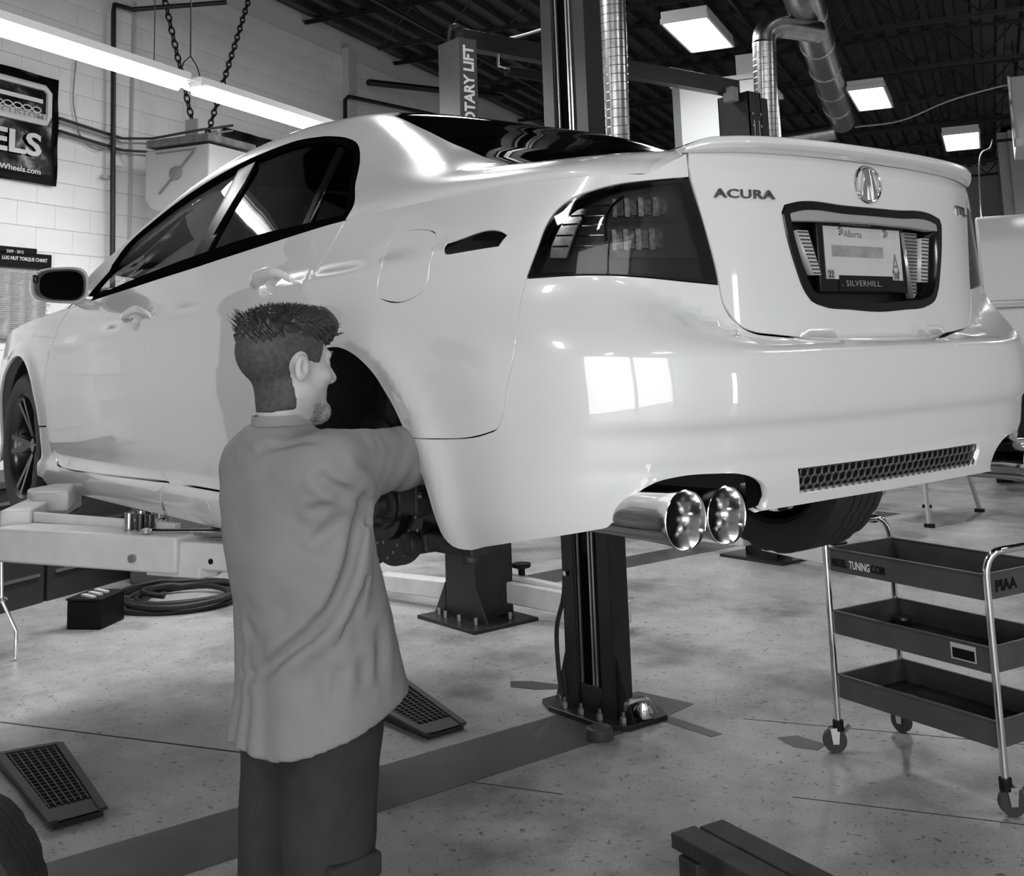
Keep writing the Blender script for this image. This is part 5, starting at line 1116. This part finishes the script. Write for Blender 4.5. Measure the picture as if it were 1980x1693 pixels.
# tool cart
A_ = Vector((.44, -1.71, 0)); Bv = Vector((-.296, -1.61, 0)); Cv = Vector((.395, -2.09, 0)); ex = (Bv - A_).normalized(); LX = (Bv - A_).length; ey = Vector((ex.y, -ex.x, 0)); ey = ey if ey.dot(Cv - A_) > 0 else -ey; LY = .38
cart = empty('tool_cart', 'three tray steel tool cart with chrome posts at the right', 'tool cart', A_)
cp_ = lambda a, b, z: ex * a + ey * b + Zv * z
traym = M('grey tray enamel', .062, .45, noise=.15, nscale=8); inn_ = M('oily tray liner', .015, .35, noise=.6, nscale=7)
for zt, zb in ((.805, .715), (.555, .465), (.305, .215)):
    tr_ = MB(); T = .0015
    for a0, b0, a1, b1 in ((0, 0, LX, 0), (LX, 0, LX, LY), (LX, LY, 0, LY), (0, LY, 0, 0)): tr_.beam(cp_(a0, b0, (zt + zb) / 2), cp_(a1, b1, (zt + zb) / 2), .004, zt - zb); tr_.beam(cp_(a0, b0, zt), cp_(a1, b1, zt), .012, .004)
    t_ = tr_.build('tray', traym, cart, smooth=0)
    MB().add([cp_(0, 0, zb), cp_(LX, 0, zb), cp_(LX, LY, zb), cp_(0, LY, zb)] + [cp_(0, 0, zb + .004), cp_(LX, 0, zb + .004), cp_(LX, LY, zb + .004), cp_(0, LY, zb + .004)], [(3, 2, 1, 0), (4, 5, 6, 7), (0, 1, 5, 4), (1, 2, 6, 5), (2, 3, 7, 6), (3, 0, 4, 7)]).build('tray_floor', inn_, t_, smooth=0)
for a in (0, LX):
    s = -1 if a == 0 else 1; e = .016 * s
    path = [cp_(a + e, -.005, .11), cp_(a + e, -.005, .80)] + [cp_(a + e + s * .03 * (1 - math.cos(t)), -.005 + .05 * (1 - math.cos(t)) , .80 + .09 * math.sin(t)) for t in np.linspace(.3, PI / 2, 5)]
    path2 = [cp_(a + e, LY + .005, .11), cp_(a + e, LY + .005, .80)] + [cp_(a + e + s * .03 * (1 - math.cos(t)), LY + .005 - .05 * (1 - math.cos(t)), .80 + .09 * math.sin(t)) for t in np.linspace(.3, PI / 2, 5)]
    MB().tube(path + path2[::-1], .0135, n=12).build('post_frame', chrome, cart)
    for b in (-.005, LY + .005):
        c = cp_(a + e, b, 0); cs = MB(); cs.cyl(c + Zv * .085, c + Zv * .125, .022, n=14); ck = MB()
        cs.build('caster_socket', matte, cart)
        sw = (ex * .5 + ey * .85).normalized() if not (a == 0 and b > 0) else ex; sd = Vector((-sw.y, sw.x, 0)); w0 = c + sw * .018 * s + Zv * .048
        wh = MB().cyl(w0 - sd * .013, w0 + sd * .013, .047, n=24).build('caster_wheel', M('caster rubber', .03, .5), cart)
        for q_ in (-1, 1): MB().prism([(-.02, .05), (.02, .05), (.012, -.012), (-.012, -.012)], w0 + sd * .017 * q_, sw, Zv, sd * .002 * q_).build('caster_fork', chrome, wh)
        if b < 0: MB().beam(w0 + sw * .03 + Zv * .02, w0 + sw * .065 + Zv * .055, .02, .01).build('brake_pedal', M('pedal grey', .15, .5), wh)
n0 = -ey; dec = lambda a, z: cp_(a, -.0045, z)
def dtext(s, a, z, size, mat, **k): return text('cart_decal', s, dec(a, z), ex, Zv, size, mat, cart, ext=.0006, **k)
dtext('RIEGEL', .012, .738, .030, blackp, stretch=.62, offset=.02); dtext('TUNING', .108, .738, .030, whitep, stretch=.66, offset=.02); dtext('.COM', .214, .738, .030, blackp, stretch=.72, offset=.02)
text('cart_decal', 'PIAA', cp_(LX + .0045, .055, .740), ey, Zv, .038, blackp, cart, ext=.0006, stretch=1.05, offset=.03)
MB().add([dec(.575, .487), dec(.685, .487), dec(.685, .545), dec(.575, .545)], [(0, 1, 2, 3)]).build('cart_label', M('pale label', .45, .5), cart, smooth=0)
MB().add([cp_(.582, -.0052, .492), cp_(.678, -.0052, .492), cp_(.678, -.0052, .528), cp_(.582, -.0052, .528)], [(0, 1, 2, 3)]).build('cart_label', blackp, cart, smooth=0)
tag(MB().lathe([(0, 0), (.03, 0), (.042, .02), (.040, .03), (.0, .03)], A_ + cp_(.07, LY - .06, .47), (0, 0, 1), n=18).build('magnetic_dish', M('dark steel dish', .04, .3, metal=.6)), 'small round dark dish in the middle tray of the cart', 'dish')
# sockets and wrench lying on the lift arm
sk = M('socket chrome', .5, .15, metal=1)
for i, (dx, dy, r, h) in enumerate(((0, 0, .014, .05), (.035, -.02, .013, .055), (.055, .015, .013, .045), (.02, .03, .014, .05), (.085, 0, .012, .045))):
    p = Vector((1.0, 1.02, 1.152)) + Vector((-.0 - dx * .9, -dx * .45 + dy * .5, 0)) + Vector((0, 0, 0))
    tag(MB().lathe([(r * .6, 0), (r, 0), (r, h), (r * .7, h), (r * .7, h * .4), (0, h * .4)], p, (0, 0, 1), n=14).build('socket', sk if i % 2 else M('dark socket', .06, .3, metal=.8)), ['short dark socket, leftmost on the white lift arm', 'tall chrome socket second from the left on the lift arm', 'dark socket in the middle of the group on the lift arm', 'chrome socket at the back of the group on the lift arm', 'rightmost small socket on the white lift arm'][i], 'socket', 'sockets standing on the lift arm')
wr = empty('ratchet_wrench', 'long chrome ratchet wrench lying across the lift arm end', 'wrench', (.78, .99, 1.16))
MB().tube([(.06, .02, 0), (-.10, -.12, 0), (-.17, -.18, 0)], [.006, .006, .009], n=8).build('handle', chrome, wr); MB().lathe([(0, 0), (.016, 0), (.018, .012), (0, .016)], (.07, .03, -.006), (0, 0, 1), n=14).build('ratchet_head', chrome, wr)
wr2 = tag(MB().tube([(.70, .93, 1.157), (.56, .86, 1.157), (.50, .83, 1.157)], [.007, .006, .01], n=8).build('breaker_bar', steel), 'thin steel bar lying behind the ratchet wrench', 'tool')
# ---------------------------------------------------------------- signed distance modelling
def v3(*a): return np.array(a, float)
def smin(a, b, k): h = np.clip(.5 + .5 * (b - a) / k, 0, 1); return b * (1 - h) + a * h - k * h * (1 - h)
def smax(a, b, k): return -smin(-a, -b, k)
def sd_ell(P, c, r): q = (P - np.array(c)) / np.array(r); l = np.sqrt((q * q).sum(-1)) + 1e-9; l2 = np.sqrt(((q / np.array(r)) ** 2).sum(-1)) + 1e-9; return l * (l - 1) / l2
def sd_cone(P, a, b, ra, rb):
    a = np.array(a, float); b = np.array(b, float); ab = b - a; t = np.clip(((P - a) @ ab) / (ab @ ab), 0, 1)
    return np.sqrt(((P - a - t[..., None] * ab) ** 2).sum(-1)) - (ra + (rb - ra) * t)
def sd_line(P, pts):
    d = np.full(P.shape[:-1], 9.)
    for a, b in zip(pts[:-1], pts[1:]): d = np.minimum(d, sd_cone(P, a, b, 0, 0))
    return d
def surfnet(fn, lo, hi, h):
    lo = np.array(lo, float); n = np.ceil((np.array(hi) - lo) / h).astype(int) + 1
    ax = [lo[i] + h * np.arange(n[i]) for i in range(3)]; G = np.stack(np.meshgrid(*ax, indexing='ij'), -1)
    D = np.concatenate([fn(G[i:i + 16]) for i in range(0, n[0], 16)], 0); S = D < 0
    num = np.zeros(tuple(n - 1)); acc = np.zeros(tuple(n - 1) + (3,))
    c = lambda o: tuple(slice(o[k], n[k] - 1 + o[k]) for k in range(3))
    C8 = [(i, j, k) for i in (0, 1) for j in (0, 1) for k in (0, 1)]
    for a in C8:
        for ax_ in range(3):
            if a[ax_]: continue
            b = list(a); b[ax_] = 1; da = D[c(a)]; db = D[c(b)]; m = (da < 0) != (db < 0)
            t = np.where(m, da / np.where(m, da - db, 1), 0)
            p = np.array(a, float) + 0 * acc; p[..., ax_] += t; acc += np.where(m[..., None], p, 0); num += m
    act = num > 0; idx = -np.ones(act.shape, int); idx[act] = np.arange(act.sum())
    I = np.argwhere(act); V = lo + h * (I + acc[act] / num[act][:, None])
    F = []
    for ax_ in range(3):
        o1, o2 = [(1, 2), (2, 0), (0, 1)][ax_]
        sl = [slice(1, n[k] - 1) for k in range(3)]; sl[ax_] = slice(0, n[ax_] - 1); sl2 = list(sl); sl2[ax_] = slice(1, n[ax_])
        s0 = S[tuple(sl)]; s1 = S[tuple(sl2)]; e = np.argwhere(s0 != s1)
        if not len(e): continue
        fl = s0[s0 != s1]; base = e.copy(); base[:, o1] += 1; base[:, o2] += 1
        q = []
        for d1, d2 in ((0, 0), (1, 0), (1, 1), (0, 1)):
            w = base.copy(); w[:, o1] -= d1; w[:, o2] -= d2; q.append(idx[w[:, 0], w[:, 1], w[:, 2]])
        q = np.stack(q, 1); q[~fl] = q[~fl][:, ::-1]; q = q[(q >= 0).all(1)]; F.append(q)
    F = np.concatenate(F); return V, F
# mechanic: x right-of-world, local frame F = facing direction (-Y), Rr = his right (-X)
MX, MY = -.36, 1.19
def wl(r, f, z): return v3(MX - r, MY - f, z)
_sz = np.array([.84, .90, .97, 1.05, 1.15, 1.25, 1.36, 1.42, 1.465, 1.50, 1.53])
_cf = np.array([.092, .096, .098, .090, .076, .054, .038, .028, .014, .008, .008])
_ca = np.array([.215, .212, .206, .200, .200, .210, .215, .205, .165, .105, .060])
_cb = np.array([.176, .172, .162, .150, .138, .130, .124, .112, .090, .070, .055])
def torso(P):
    z = P[..., 2]; r = -(P[..., 0] - MX); f = -(P[..., 1] - MY)
    a = np.interp(z, _sz, _ca); b = np.interp(z, _sz, _cb); c = np.interp(z, _sz, _cf)
    e = 2.3; q = (np.abs(r / a) ** e + np.abs((f - c) / b) ** e) ** (1 / e); d = (q - 1) * np.minimum(a, b) * .95
    return np.maximum(d, np.maximum(z - 1.515, .84 - z))
RS, RE, RW = wl(.170, .03, 1.432), wl(.028, .285, 1.425), wl(-.02, .52, 1.40)
LS, LE, LW = wl(-.170, .05, 1.435), wl(-.17, .28, 1.39), wl(-.08, .50, 1.41)
def shirt0(P):
    d = torso(P)
    ra = smin(sd_cone(P, RS, RE, .078, .064), sd_cone(P, RE, RW, .062, .045), .03)
    la = smin(sd_cone(P, LS, LE, .078, .064), sd_cone(P, LE, LW, .062, .045), .03)
    d = smin(d, ra, .05); d = smin(d, la, .05)
    return d
FOLDS = {
'V1': [(-0.588, 1.117, 1.369), (-0.572, 1.118, 1.327), (-0.572, 1.128, 1.279), (-0.569, 1.142, 1.227), (-0.554, 1.168, 1.166), (-0.527, 1.199, 1.125), (-0.491, 1.225, 1.094), (-0.446, 1.241, 1.06), (-0.385, 1.251, 1.036)] ,
'V2': [(-0.579, 1.097, 1.367), (-0.562, 1.093, 1.313), (-0.568, 1.107, 1.246), (-0.563, 1.117, 1.169), (-0.56, 1.125, 1.103)] ,
'V3': [(-0.566, 1.106, 1.217), (-0.562, 1.128, 1.161), (-0.556, 1.148, 1.116), (-0.544, 1.175, 1.08)] ,
'V4': [(-0.597, 1.21, 1.421), (-0.603, 1.193, 1.405), (-0.606, 1.161, 1.391), (-0.593, 1.12, 1.38)] ,
'V5': [(-0.566, 1.218, 1.359), (-0.587, 1.196, 1.368), (-0.597, 1.173, 1.372)] ,
'V6': [(-0.555, 1.207, 1.304), (-0.574, 1.178, 1.329), (-0.589, 1.154, 1.354)] ,
'V7': [(-0.359, 1.252, 1.121), (-0.386, 1.251, 1.105), (-0.415, 1.248, 1.09)] ,
'V8': [(-0.421, 1.256, 1.478), (-0.476, 1.238, 1.479), (-0.54, 1.214, 1.49), (-0.585, 1.183, 1.483)] ,
'V9': [(-0.6, 1.123, 1.445), (-0.579, 1.069, 1.437), (-0.56, 1.021, 1.437)] ,
'V10': [(-0.544, 1.046, 1.485), (-0.562, 1.049, 1.465), (-0.575, 1.062, 1.447), (-0.591, 1.094, 1.432)] ,
'V11': [(-0.553, 1.057, 1.104), (-0.558, 1.064, 1.043), (-0.564, 1.074, 0.993)] ,
'V12': [(-0.529, 1.193, 1.062), (-0.525, 1.199, 1.006), (-0.521, 1.209, 0.951)] ,
'V13': [(-0.561, 1.106, 1.052), (-0.565, 1.112, 0.996)] ,
'V14': [(-0.339, 1.252, 1.023), (-0.405, 1.249, 1.038), (-0.446, 1.241, 1.037)] ,
'V15': [(-0.355, 1.266, 1.468), (-0.415, 1.265, 1.46), (-0.468, 1.245, 1.473)] ,
'V16': [(-0.553, 1.153, 1.049), (-0.55, 1.168, 0.977)] ,
'V17': [(-0.473, 1.238, 1.165), (-0.513, 1.214, 1.144)] ,
}
FW = dict(V1=(.022, .015), V2=(.012, .010), V3=(.008, .010), V4=(.021, .012), V5=(.014, .009), V6=(.013, .008), V7=(.010, .014), V8=(.009, .008), V9=(.011, .014), V10=(.015, .012), V11=(.009, .016), V12=(.008, .030), V13=(.008, .016), V14=(.012, .012), V15=(.010, .010), V16=(.010, .014), V17=(.006, .03))
def fbm(P, s, seed=0):
    r = np.random.RandomState(seed); o = 0
    for i in range(5):
        k = r.randn(3); k /= np.linalg.norm(k); o = o + np.sin(P @ (k * s * (1 + .35 * i)) + r.rand() * 6.28) * np.cos(P @ (np.roll(k, 1) * s * .7) + r.rand() * 6)
    return o / 5
def shirt(P):
    d = shirt0(P)
    near = np.abs(d) < .05
    if near.any():
        Q = P[near]; e = np.zeros(len(Q))
        for k, pts in FOLDS.items():
            A, w_ = FW[k]; pp_ = [np.array(p) for p in pts]; l = sd_line(Q, pp_); en = np.minimum(np.linalg.norm(Q - pp_[0], axis=-1) + .025, np.linalg.norm(Q - pp_[-1], axis=-1)); tp = np.clip(en / .07, 0, 1); tp = tp * tp * (3 - 2 * tp)
            e += tp * (A * np.exp(-(l / (w_ * .72)) ** 2) - .30 * A * np.exp(-((l - 1.9 * w_) / (1.1 * w_)) ** 2))
        z = Q[:, 2]; e += .004 * fbm(Q, 16, 2) + .0012 * fbm(Q, 70, 4)
        ang = np.arctan2(Q[:, 1] - MY, Q[:, 0] - MX); low = np.clip((1.15 - z) / .25, 0, 1); e += .0035 * low * np.sin(ang * 9 + z * 5)
        arm = np.clip((MY - .12 - Q[:, 1]) / .1, 0, 1) * (z > 1.25); e += .0016 * arm * np.sin(Q[:, 1] * 75 + z * 60)
        dd = d.copy(); dd[near] = d[near] + e; d = dd
    f = -(P[..., 1] - MY); r = -(P[..., 0] - MX)
    hem = .885 + .075 * np.clip((f + .02) / .25, 0, 1) ** 1.2 + .02 * np.clip((np.abs(r) - .10) / .10, 0, 1)
    inner = d + .011
    d = np.maximum(d, -np.maximum(inner, P[..., 2] - .985))                          # hollow below, so the hem reads as cloth
    return smax(d, hem - P[..., 2], .004)
man = empty('person', 'mechanic in grey work shirt and dark trousers reaching into the open wheel arch', 'person', (MX, MY, 0))
def snmesh(name, fn, lo, hi, h, mat, parent, off=(0, 0, 0), sm=2):
    V, F = surfnet(fn, lo, hi, h); V = V - np.array(off)
    me = bpy.data.meshes.new(name); me.from_pydata(V.tolist(), [], F.tolist()); me.materials.append(mat)
    me.polygons.foreach_set('use_smooth', [True] * len(me.polygons)); me.update()
    bm = bmesh.new(); bm.from_mesh(me)
    for _ in range(sm): bmesh.ops.smooth_vert(bm, verts=bm.verts, factor=.5, use_axis_x=True, use_axis_y=True, use_axis_z=True)
    bmesh.ops.recalc_face_normals(bm, faces=bm.faces); bm.to_mesh(me); bm.free()
    return link(bpy.data.objects.new(name, me), parent)
MO = np.array([MX, MY, 0.])
clothm = M('grey work shirt cloth', .235, .85, spec=.25, noise=.06, nscale=9, bump=.12, bscale=420)
trm_ = M('dark work trousers cloth', .036, .9, spec=.2, noise=.22, nscale=10, bump=.15, bscale=380)
skinm = M('skin', .46, .5, noise=.08, nscale=25, bump=.08, bscale=220)
hairm = M('dark hair', .022, .45, spec=.5); fadem = M('cropped hair', .055, .7, noise=.35, nscale=110)
sh = snmesh('shirt', shirt, (-.70, .62, .85), (-.03, 1.42, 1.56), .0065, clothm, man, MO, 1)
# collar: standing band round the neck
cv = []; nC = 40
for k in range(nC):
    a = 2 * PI * k / nC; rr = .072 + .012 * max(0, math.cos(a)); f_ = .018 + .080 * math.cos(a) * (.95 if math.cos(a) > 0 else .80); r_ = .070 * math.sin(a); zb = 1.492 - .030 * max(0, math.cos(a)) ; zt = zb + .042 - .012 * max(0, math.cos(a))
    for s_, z_ in ((1.05, zb), (1.07, zb + .006), (.99, zt), (.95, zt), (.97, zb)): cv.append((-r_ * s_, -f_ * s_, z_))
F = [(k * 5 + i, k * 5 + (i + 1) % 5, ((k + 1) % nC) * 5 + (i + 1) % 5, ((k + 1) % nC) * 5 + i) for k in range(nC) for i in range(5)]
MB().add(cv, F).build('collar', clothm, sh, smooth=60)
# trousers
def trousers(P):
    rl = smin(sd_cone(P, wl(.088, .070, .90), wl(.095, .062, .50), .100, .082), sd_cone(P, wl(.095, .062, .50), wl(.110, .050, .05), .082, .080), .03)
    ll = smin(sd_cone(P, wl(-.092, .080, .90), wl(-.105, .060, .50), .103, .088), sd_cone(P, wl(-.105, .060, .50), wl(-.115, .02, .05), .083, .080), .03)
    hip = sd_ell(P, wl(0, .080, .93), (.176, .126, .14))
    d = smin(np.minimum(rl, ll), hip, .03)
    n = np.abs(d) < .04
    if n.any():
        Q = P[n]; e = .010 * fbm(Q * np.array([1, 1, .8]), 17, 11) + .005 * fbm(Q, 38, 12)
        for pts, A, w_ in (([wl(.205, .12, .80), wl(.212, .10, .72), wl(.20, .05, .66)], .012, .016), ([wl(.195, .03, .74), wl(.205, .06, .69), wl(.21, .13, .67)], .014, .012), ([wl(.19, .0, .86), wl(.20, .05, .83), wl(.20, .13, .85)], .008, .018), ([wl(.15, -.03, .80), wl(.19, .0, .72), wl(.20, .02, .62)], .009, .02)):
            e += A * np.exp(-(sd_line(Q, pts) / w_) ** 2)
        dd = d.copy(); dd[n] += e; d = dd
    return np.maximum(d, np.maximum(.045 - P[..., 2], P[..., 2] - 1.0))
tr2 = snmesh('trousers', trousers, (-.62, .93, .03), (-.08, 1.34, 1.02), .009, trm_, man, MO, 1)
pk = MB().box((-.170, -.075, .625), (.030, .11, .14), rz=.12); pk.box((-.176, -.075, .680), (.030, .116, .045), rz=.12); pk.build('cargo_pocket', trm_, tr2, bevel=.008, seg=3)
for s in (1, -1):
    ftx, fty = (-.115 if s > 0 else .115), (-.060 if s > 0 else -.02)
    def shoe(P, a=wl(.115 * s, .06 if s > 0 else .02, 0)):
        d = smin(sd_cone(P, a + v3(0, .05, .045), a + v3(0, -.16, .035), .045, .040), sd_cone(P, a + v3(0, .03, .05), a + v3(0, .0, .12), .045, .048), .03); return np.maximum(d, .002 - P[..., 2])
    c = wl(.115 * s, .06 if s > 0 else .02, 0); snmesh('shoe', shoe, c + v3(-.07, -.23, -.01), c + v3(.07, .12, .18), .008, M('black boot leather', .02, .5), man, MO, 1)
# head
HC = wl(0, .022, 1.638); yaw = math.radians(-96 + 9); pit = math.radians(-4)
Fh = v3(math.cos(yaw) * math.cos(pit), math.sin(yaw) * math.cos(pit), math.sin(pit)); Rh = np.cross(Fh, v3(0, 0, 1)); Rh /= np.linalg.norm(Rh); Uh = np.cross(Rh, Fh)
HM = np.stack([Rh, Fh, Uh])                                    # world -> head local (right, forward, up)
def hl(P): return (P - HC) @ HM.T
def w_of(p): return HC + np.array(p, float) @ HM
def skull(q): return sd_ell(q, (0, -.010, .030), (.077, .098, .080))
def headf(P):
    q = hl(P); qa = q.copy(); qa[..., 0] = np.abs(qa[..., 0])
    d = smin(skull(q), sd_ell(q, (0, .038, -.030), (.062, .060, .082)), .02)
    d = smin(d, sd_cone(q, (0, .01, -.055), (0, .084, -.098), .054, .027), .025)
    d = smin(d, sd_ell(qa, (.046, .015, -.062), (.024, .034, .030)), .02)
    d = smin(d, sd_ell(qa, (.045, .062, -.020), (.020, .024, .018)), .02)               # cheek bones
    d = smax(d, -sd_ell(qa, (.030, .108, .004), (.019, .020, .012)), .012)              # eye sockets
    d = smin(d, sd_cone(qa, (.012, .094, .022), (.042, .078, .024), .010, .009), .012)  # brow
    d = np.minimum(d, sd_ell(qa, (.030, .080, .003), (.0125, .0125, .0125)))            # eyes
    d = smin(d, sd_cone(qa, (.018, .090, .010), (.044, .080, .008), .004, .004), .004)  # upper lids
    d = smin(d, sd_cone(q, (0, .094, .010), (0, .117, -.024), .0085, .0115), .010)       # nose
    d = smin(d, sd_ell(qa, (.013, .104, -.030), (.009, .012, .008)), .006)
    d = smin(d, sd_cone(qa, (0, .099, -.056), (.020, .090, -.058), .007, .004), .005)   # lips
    d = smin(d, sd_cone(qa, (0, .098, -.068), (.018, .090, -.067), .008, .004), .005)
    d = smax(d, -sd_cone(qa, (0, .110, -.062), (.022, .098, -.062), .0028, .002), .003)
    d = smin(d, sd_ell(q, (0, .094, -.096), (.020, .016, .016)), .015)
    e = sd_ell(qa, (.082, -.006, -.008), (.009, .016, .028)); e = smax(e, -sd_ell(qa, (.092, -.003, -.005), (.010, .0085, .017)), .003)
    e = smin(e, sd_ell(qa, (.080, .002, -.008), (.006, .007, .010)), .004)
    d = smin(d, e, .004)
    neck = sd_cone(P, w_of((0, .000, -.055)), wl(0, .020, 1.45), .051, .058)
    return smin(d, neck, .03)
hv, hf = surfnet(headf, (HC - v3(.13, .15, .24)), (HC + v3(.13, .15, .14)), .0034)
def bodyf(P):
    t = smin(sd_ell(P, wl(0, .045, 1.28), (.150, .085, .22)), sd_ell(P, wl(0, .085, .98), (.14, .09, .15)), .05)
    d = smin(t, sd_cone(P, RS, RE, .052, .042), .05); d = smin(d, sd_cone(P, RE, RW, .042, .028), .02)
    d = smin(d, sd_cone(P, LS, LE, .052, .042), .05); d = smin(d, sd_cone(P, LE, LW, .042, .028), .02)
    d = smin(d, sd_cone(P, wl(0, .02, 1.56), wl(0, .02, 1.42), .046, .055), .03)
    for s in (1, -1):
        a = wl(.088 * s, .07, .90); k = wl(.095 * s, .062, .50); f = wl(.115 * s, .06 if s > 0 else .02, .08)
        d = smin(d, smin(sd_cone(P, a, k, .070, .050), sd_cone(P, k, f, .055, .038), .03), .04)
    return d
bv, bf = surfnet(bodyf, (-.66, .62, .03), (-.06, 1.36, 1.53), .012)
def hand(wr, d1, up, side):
    """palm, five bent fingers of unequal length and a thumb leaving the side of the palm"""
    d1 = d1 / np.linalg.norm(d1); n = up - d1 * (up @ d1); n /= np.linalg.norm(n); s = np.cross(d1, n) * side
    at = lambda a, b, c: wr + d1 * a + s * b + n * c
    segs = []
    for b, L, st in ((.030, .072, .088), (.010, .080, .092), (-.010, .075, .090), (-.030, .058, .083)):
        p0 = at(st - .02, b, 0); p1 = at(st + L * .42, b * 1.15, -.006); p2 = at(st + L * .70, b * 1.18, -.030); p3 = at(st + L * .78, b * 1.18, -.052)
        segs += [(p0, p1, .0095, .0088), (p1, p2, .0088, .0080), (p2, p3, .0080, .0070)]
    segs += [(at(.025, .030, -.004), at(.058, .058, -.018), .012, .0105), (at(.058, .058, -.018), at(.088, .062, -.040), .0105, .0085)]
    def fn(P):
        d = smin(sd_cone(P, wr, at(.04, 0, 0), .028, .03), sd_cone(P, at(.03, .020, 0), at(.080, .026, 0), .016, .014), .015)
        d = smin(d, sd_cone(P, at(.03, -.018, 0), at(.076, -.024, 0), .016, .013), .015); d = smin(d, sd_cone(P, at(.03, 0, 0), at(.082, 0, 0), .016, .013), .012)
        for a, b, r0, r1 in segs: d = smin(d, sd_cone(P, a, b, r0, r1), .004)
        return d
    return surfnet(fn, wr - .15, wr + .15, .0042)
h1 = hand(RW, RW - RE + v3(0, -.05, -.02), v3(0, 0, 1), 1); h2 = hand(LW, LW - LE, v3(0, 0, 1), -1)
V = []; F = []
for v, f in ((hv, hf), (bv, bf), h1, h2): o = len(V); V += (v - MO).tolist(); F += (f + o).tolist()
me = bpy.data.meshes.new('body'); me.from_pydata(V, [], F); me.materials.append(skinm); me.polygons.foreach_set('use_smooth', [True] * len(me.polygons)); me.update()
bm = bmesh.new(); bm.from_mesh(me); bmesh.ops.smooth_vert(bm, verts=bm.verts, factor=.4, use_axis_x=True, use_axis_y=True, use_axis_z=True); bmesh.ops.recalc_face_normals(bm, faces=bm.faces); bm.to_mesh(me); bm.free()
link(bpy.data.objects.new('body', me), man)
# cropped sides and back
def fade(P):
    q = hl(P); qa = q.copy(); qa[..., 0] = np.abs(qa[..., 0])
    base = headf(P) - .0028
    line = q[..., 1] - (.052 + .35 * (q[..., 2] - .02))                 # hairline leans forward with height
    line = np.where(q[..., 2] < .005, q[..., 1] + .024 + .25 * (q[..., 2]), line)
    low = -.100 - q[..., 2] + .25 * np.maximum(0, np.abs(q[..., 0]) - .03)
    ear = .026 - np.sqrt(((qa - np.array([.082, -.006, -.008])) ** 2 * np.array([1, 1, .55])).sum(-1))
    return np.maximum(np.maximum(base, line), np.maximum(low, ear)) 
snmesh('cropped_hair', fade, HC - v3(.12, .14, .13), HC + v3(.12, .14, .13), .0038, fadem, man, MO, 1)
def topf(P):
    q = hl(P)
    d = sd_ell(q, (0, .000, .070), (.073, .098, .052)); d = smin(d, sd_ell(q, (0, .070, .088), (.056, .046, .036)), .03)
    d = smin(d, sd_ell(q, (0, -.060, .060), (.062, .045, .048)), .03)
    n = np.abs(d) < .03
    if n.any():
        Q = q[n]; fl = np.sin(Q[:, 0] * 260 + 14 * np.sin(Q[:, 1] * 22 + Q[:, 2] * 30)) + .6 * np.sin(Q[:, 0] * 520 + Q[:, 1] * 90); dd = d.copy(); dd[n] -= .0028 * fl + .004 * fbm(Q, 60, 5); d = dd
    front = q[..., 1] - .108; low = .040 - .30 * np.maximum(0, -q[..., 1]) - q[..., 2]
    return smax(smax(d, front, .01), low, .008)
hair = snmesh('hair', topf, HC - v3(.13, .15, .04), HC + v3(.13, .15, .16), .0030, hairm, man, MO, 0)
st_ = MB(); rg_ = random.Random(5)
for i in range(1500):
    a = rg_.uniform(-1, 1); b = rg_.uniform(-.095, .095); r_ = a * .068 * math.sqrt(max(0, 1 - (b / .105) ** 2)); zt = .070 + .052 * math.sqrt(max(0, 1 - (r_ / .073) ** 2 - (b / .100) ** 2) + .0) if (r_ / .073) ** 2 + (b / .1) ** 2 < 1 else .068
    p = np.array([r_, b, zt - .004]); out = np.array([r_ * 4, (b + .01) * 2.5, .55]); out /= np.linalg.norm(out)
    flow = np.array([a * .25 + rg_.uniform(-.25, .25), .8 if b > -.02 else rg_.uniform(-.5, .5), .30]); L = rg_.uniform(.016, .032) * (1.15 if b > .04 else 1)
    pts = [p + out * L * .35 * t + flow * L * t * (1 - .25 * t) + np.array([0, 0, -.010 * t * t * (b > .05)]) for t in (0, .35, .7, 1)]
    st_.tube([Vector(w_of(q_) - MO) for q_ in pts], [.0011, .0010, .0008, .0003], n=3, caps=False)
for i in range(260):
    a = rg_.uniform(-.9, .9); p = np.array([a * .06, -.085 + rg_.uniform(-.01, .02), .05 + rg_.uniform(0, .05)]); L = rg_.uniform(.010, .024)
    pts = [p + np.array([a * .2, -1, .5]) * L * t + np.array([0, 0, .006 * t * t]) for t in (0, .5, 1)]; st_.tube([Vector(w_of(q_) - MO) for q_ in pts], [.001, .0008, .0003], n=3, caps=False)
tag(st_.build('hair_strands', hairm, hair, smooth=0), kind='stuff')
def beardf(P):
    q = hl(P); base = headf(P) - .0012; reg = np.maximum(q[..., 2] + .078, -(q[..., 1] - .040)); return np.maximum(base, np.maximum(reg, -q[..., 2] - .118))
snmesh('beard', beardf, HC - v3(.11, .14, .15), HC + v3(.11, .14, .0), .0042, M('short beard', .27, .7, noise=.6, nscale=220), man, MO, 0)
for s in (-1, 1): MB().tube([Vector(w_of((s * .014, .100, .024)) - MO), Vector(w_of((s * .030, .096, .030)) - MO), Vector(w_of((s * .046, .080, .026)) - MO)], [.003, .004, .002], n=6).build('eyebrow', hairm, man)
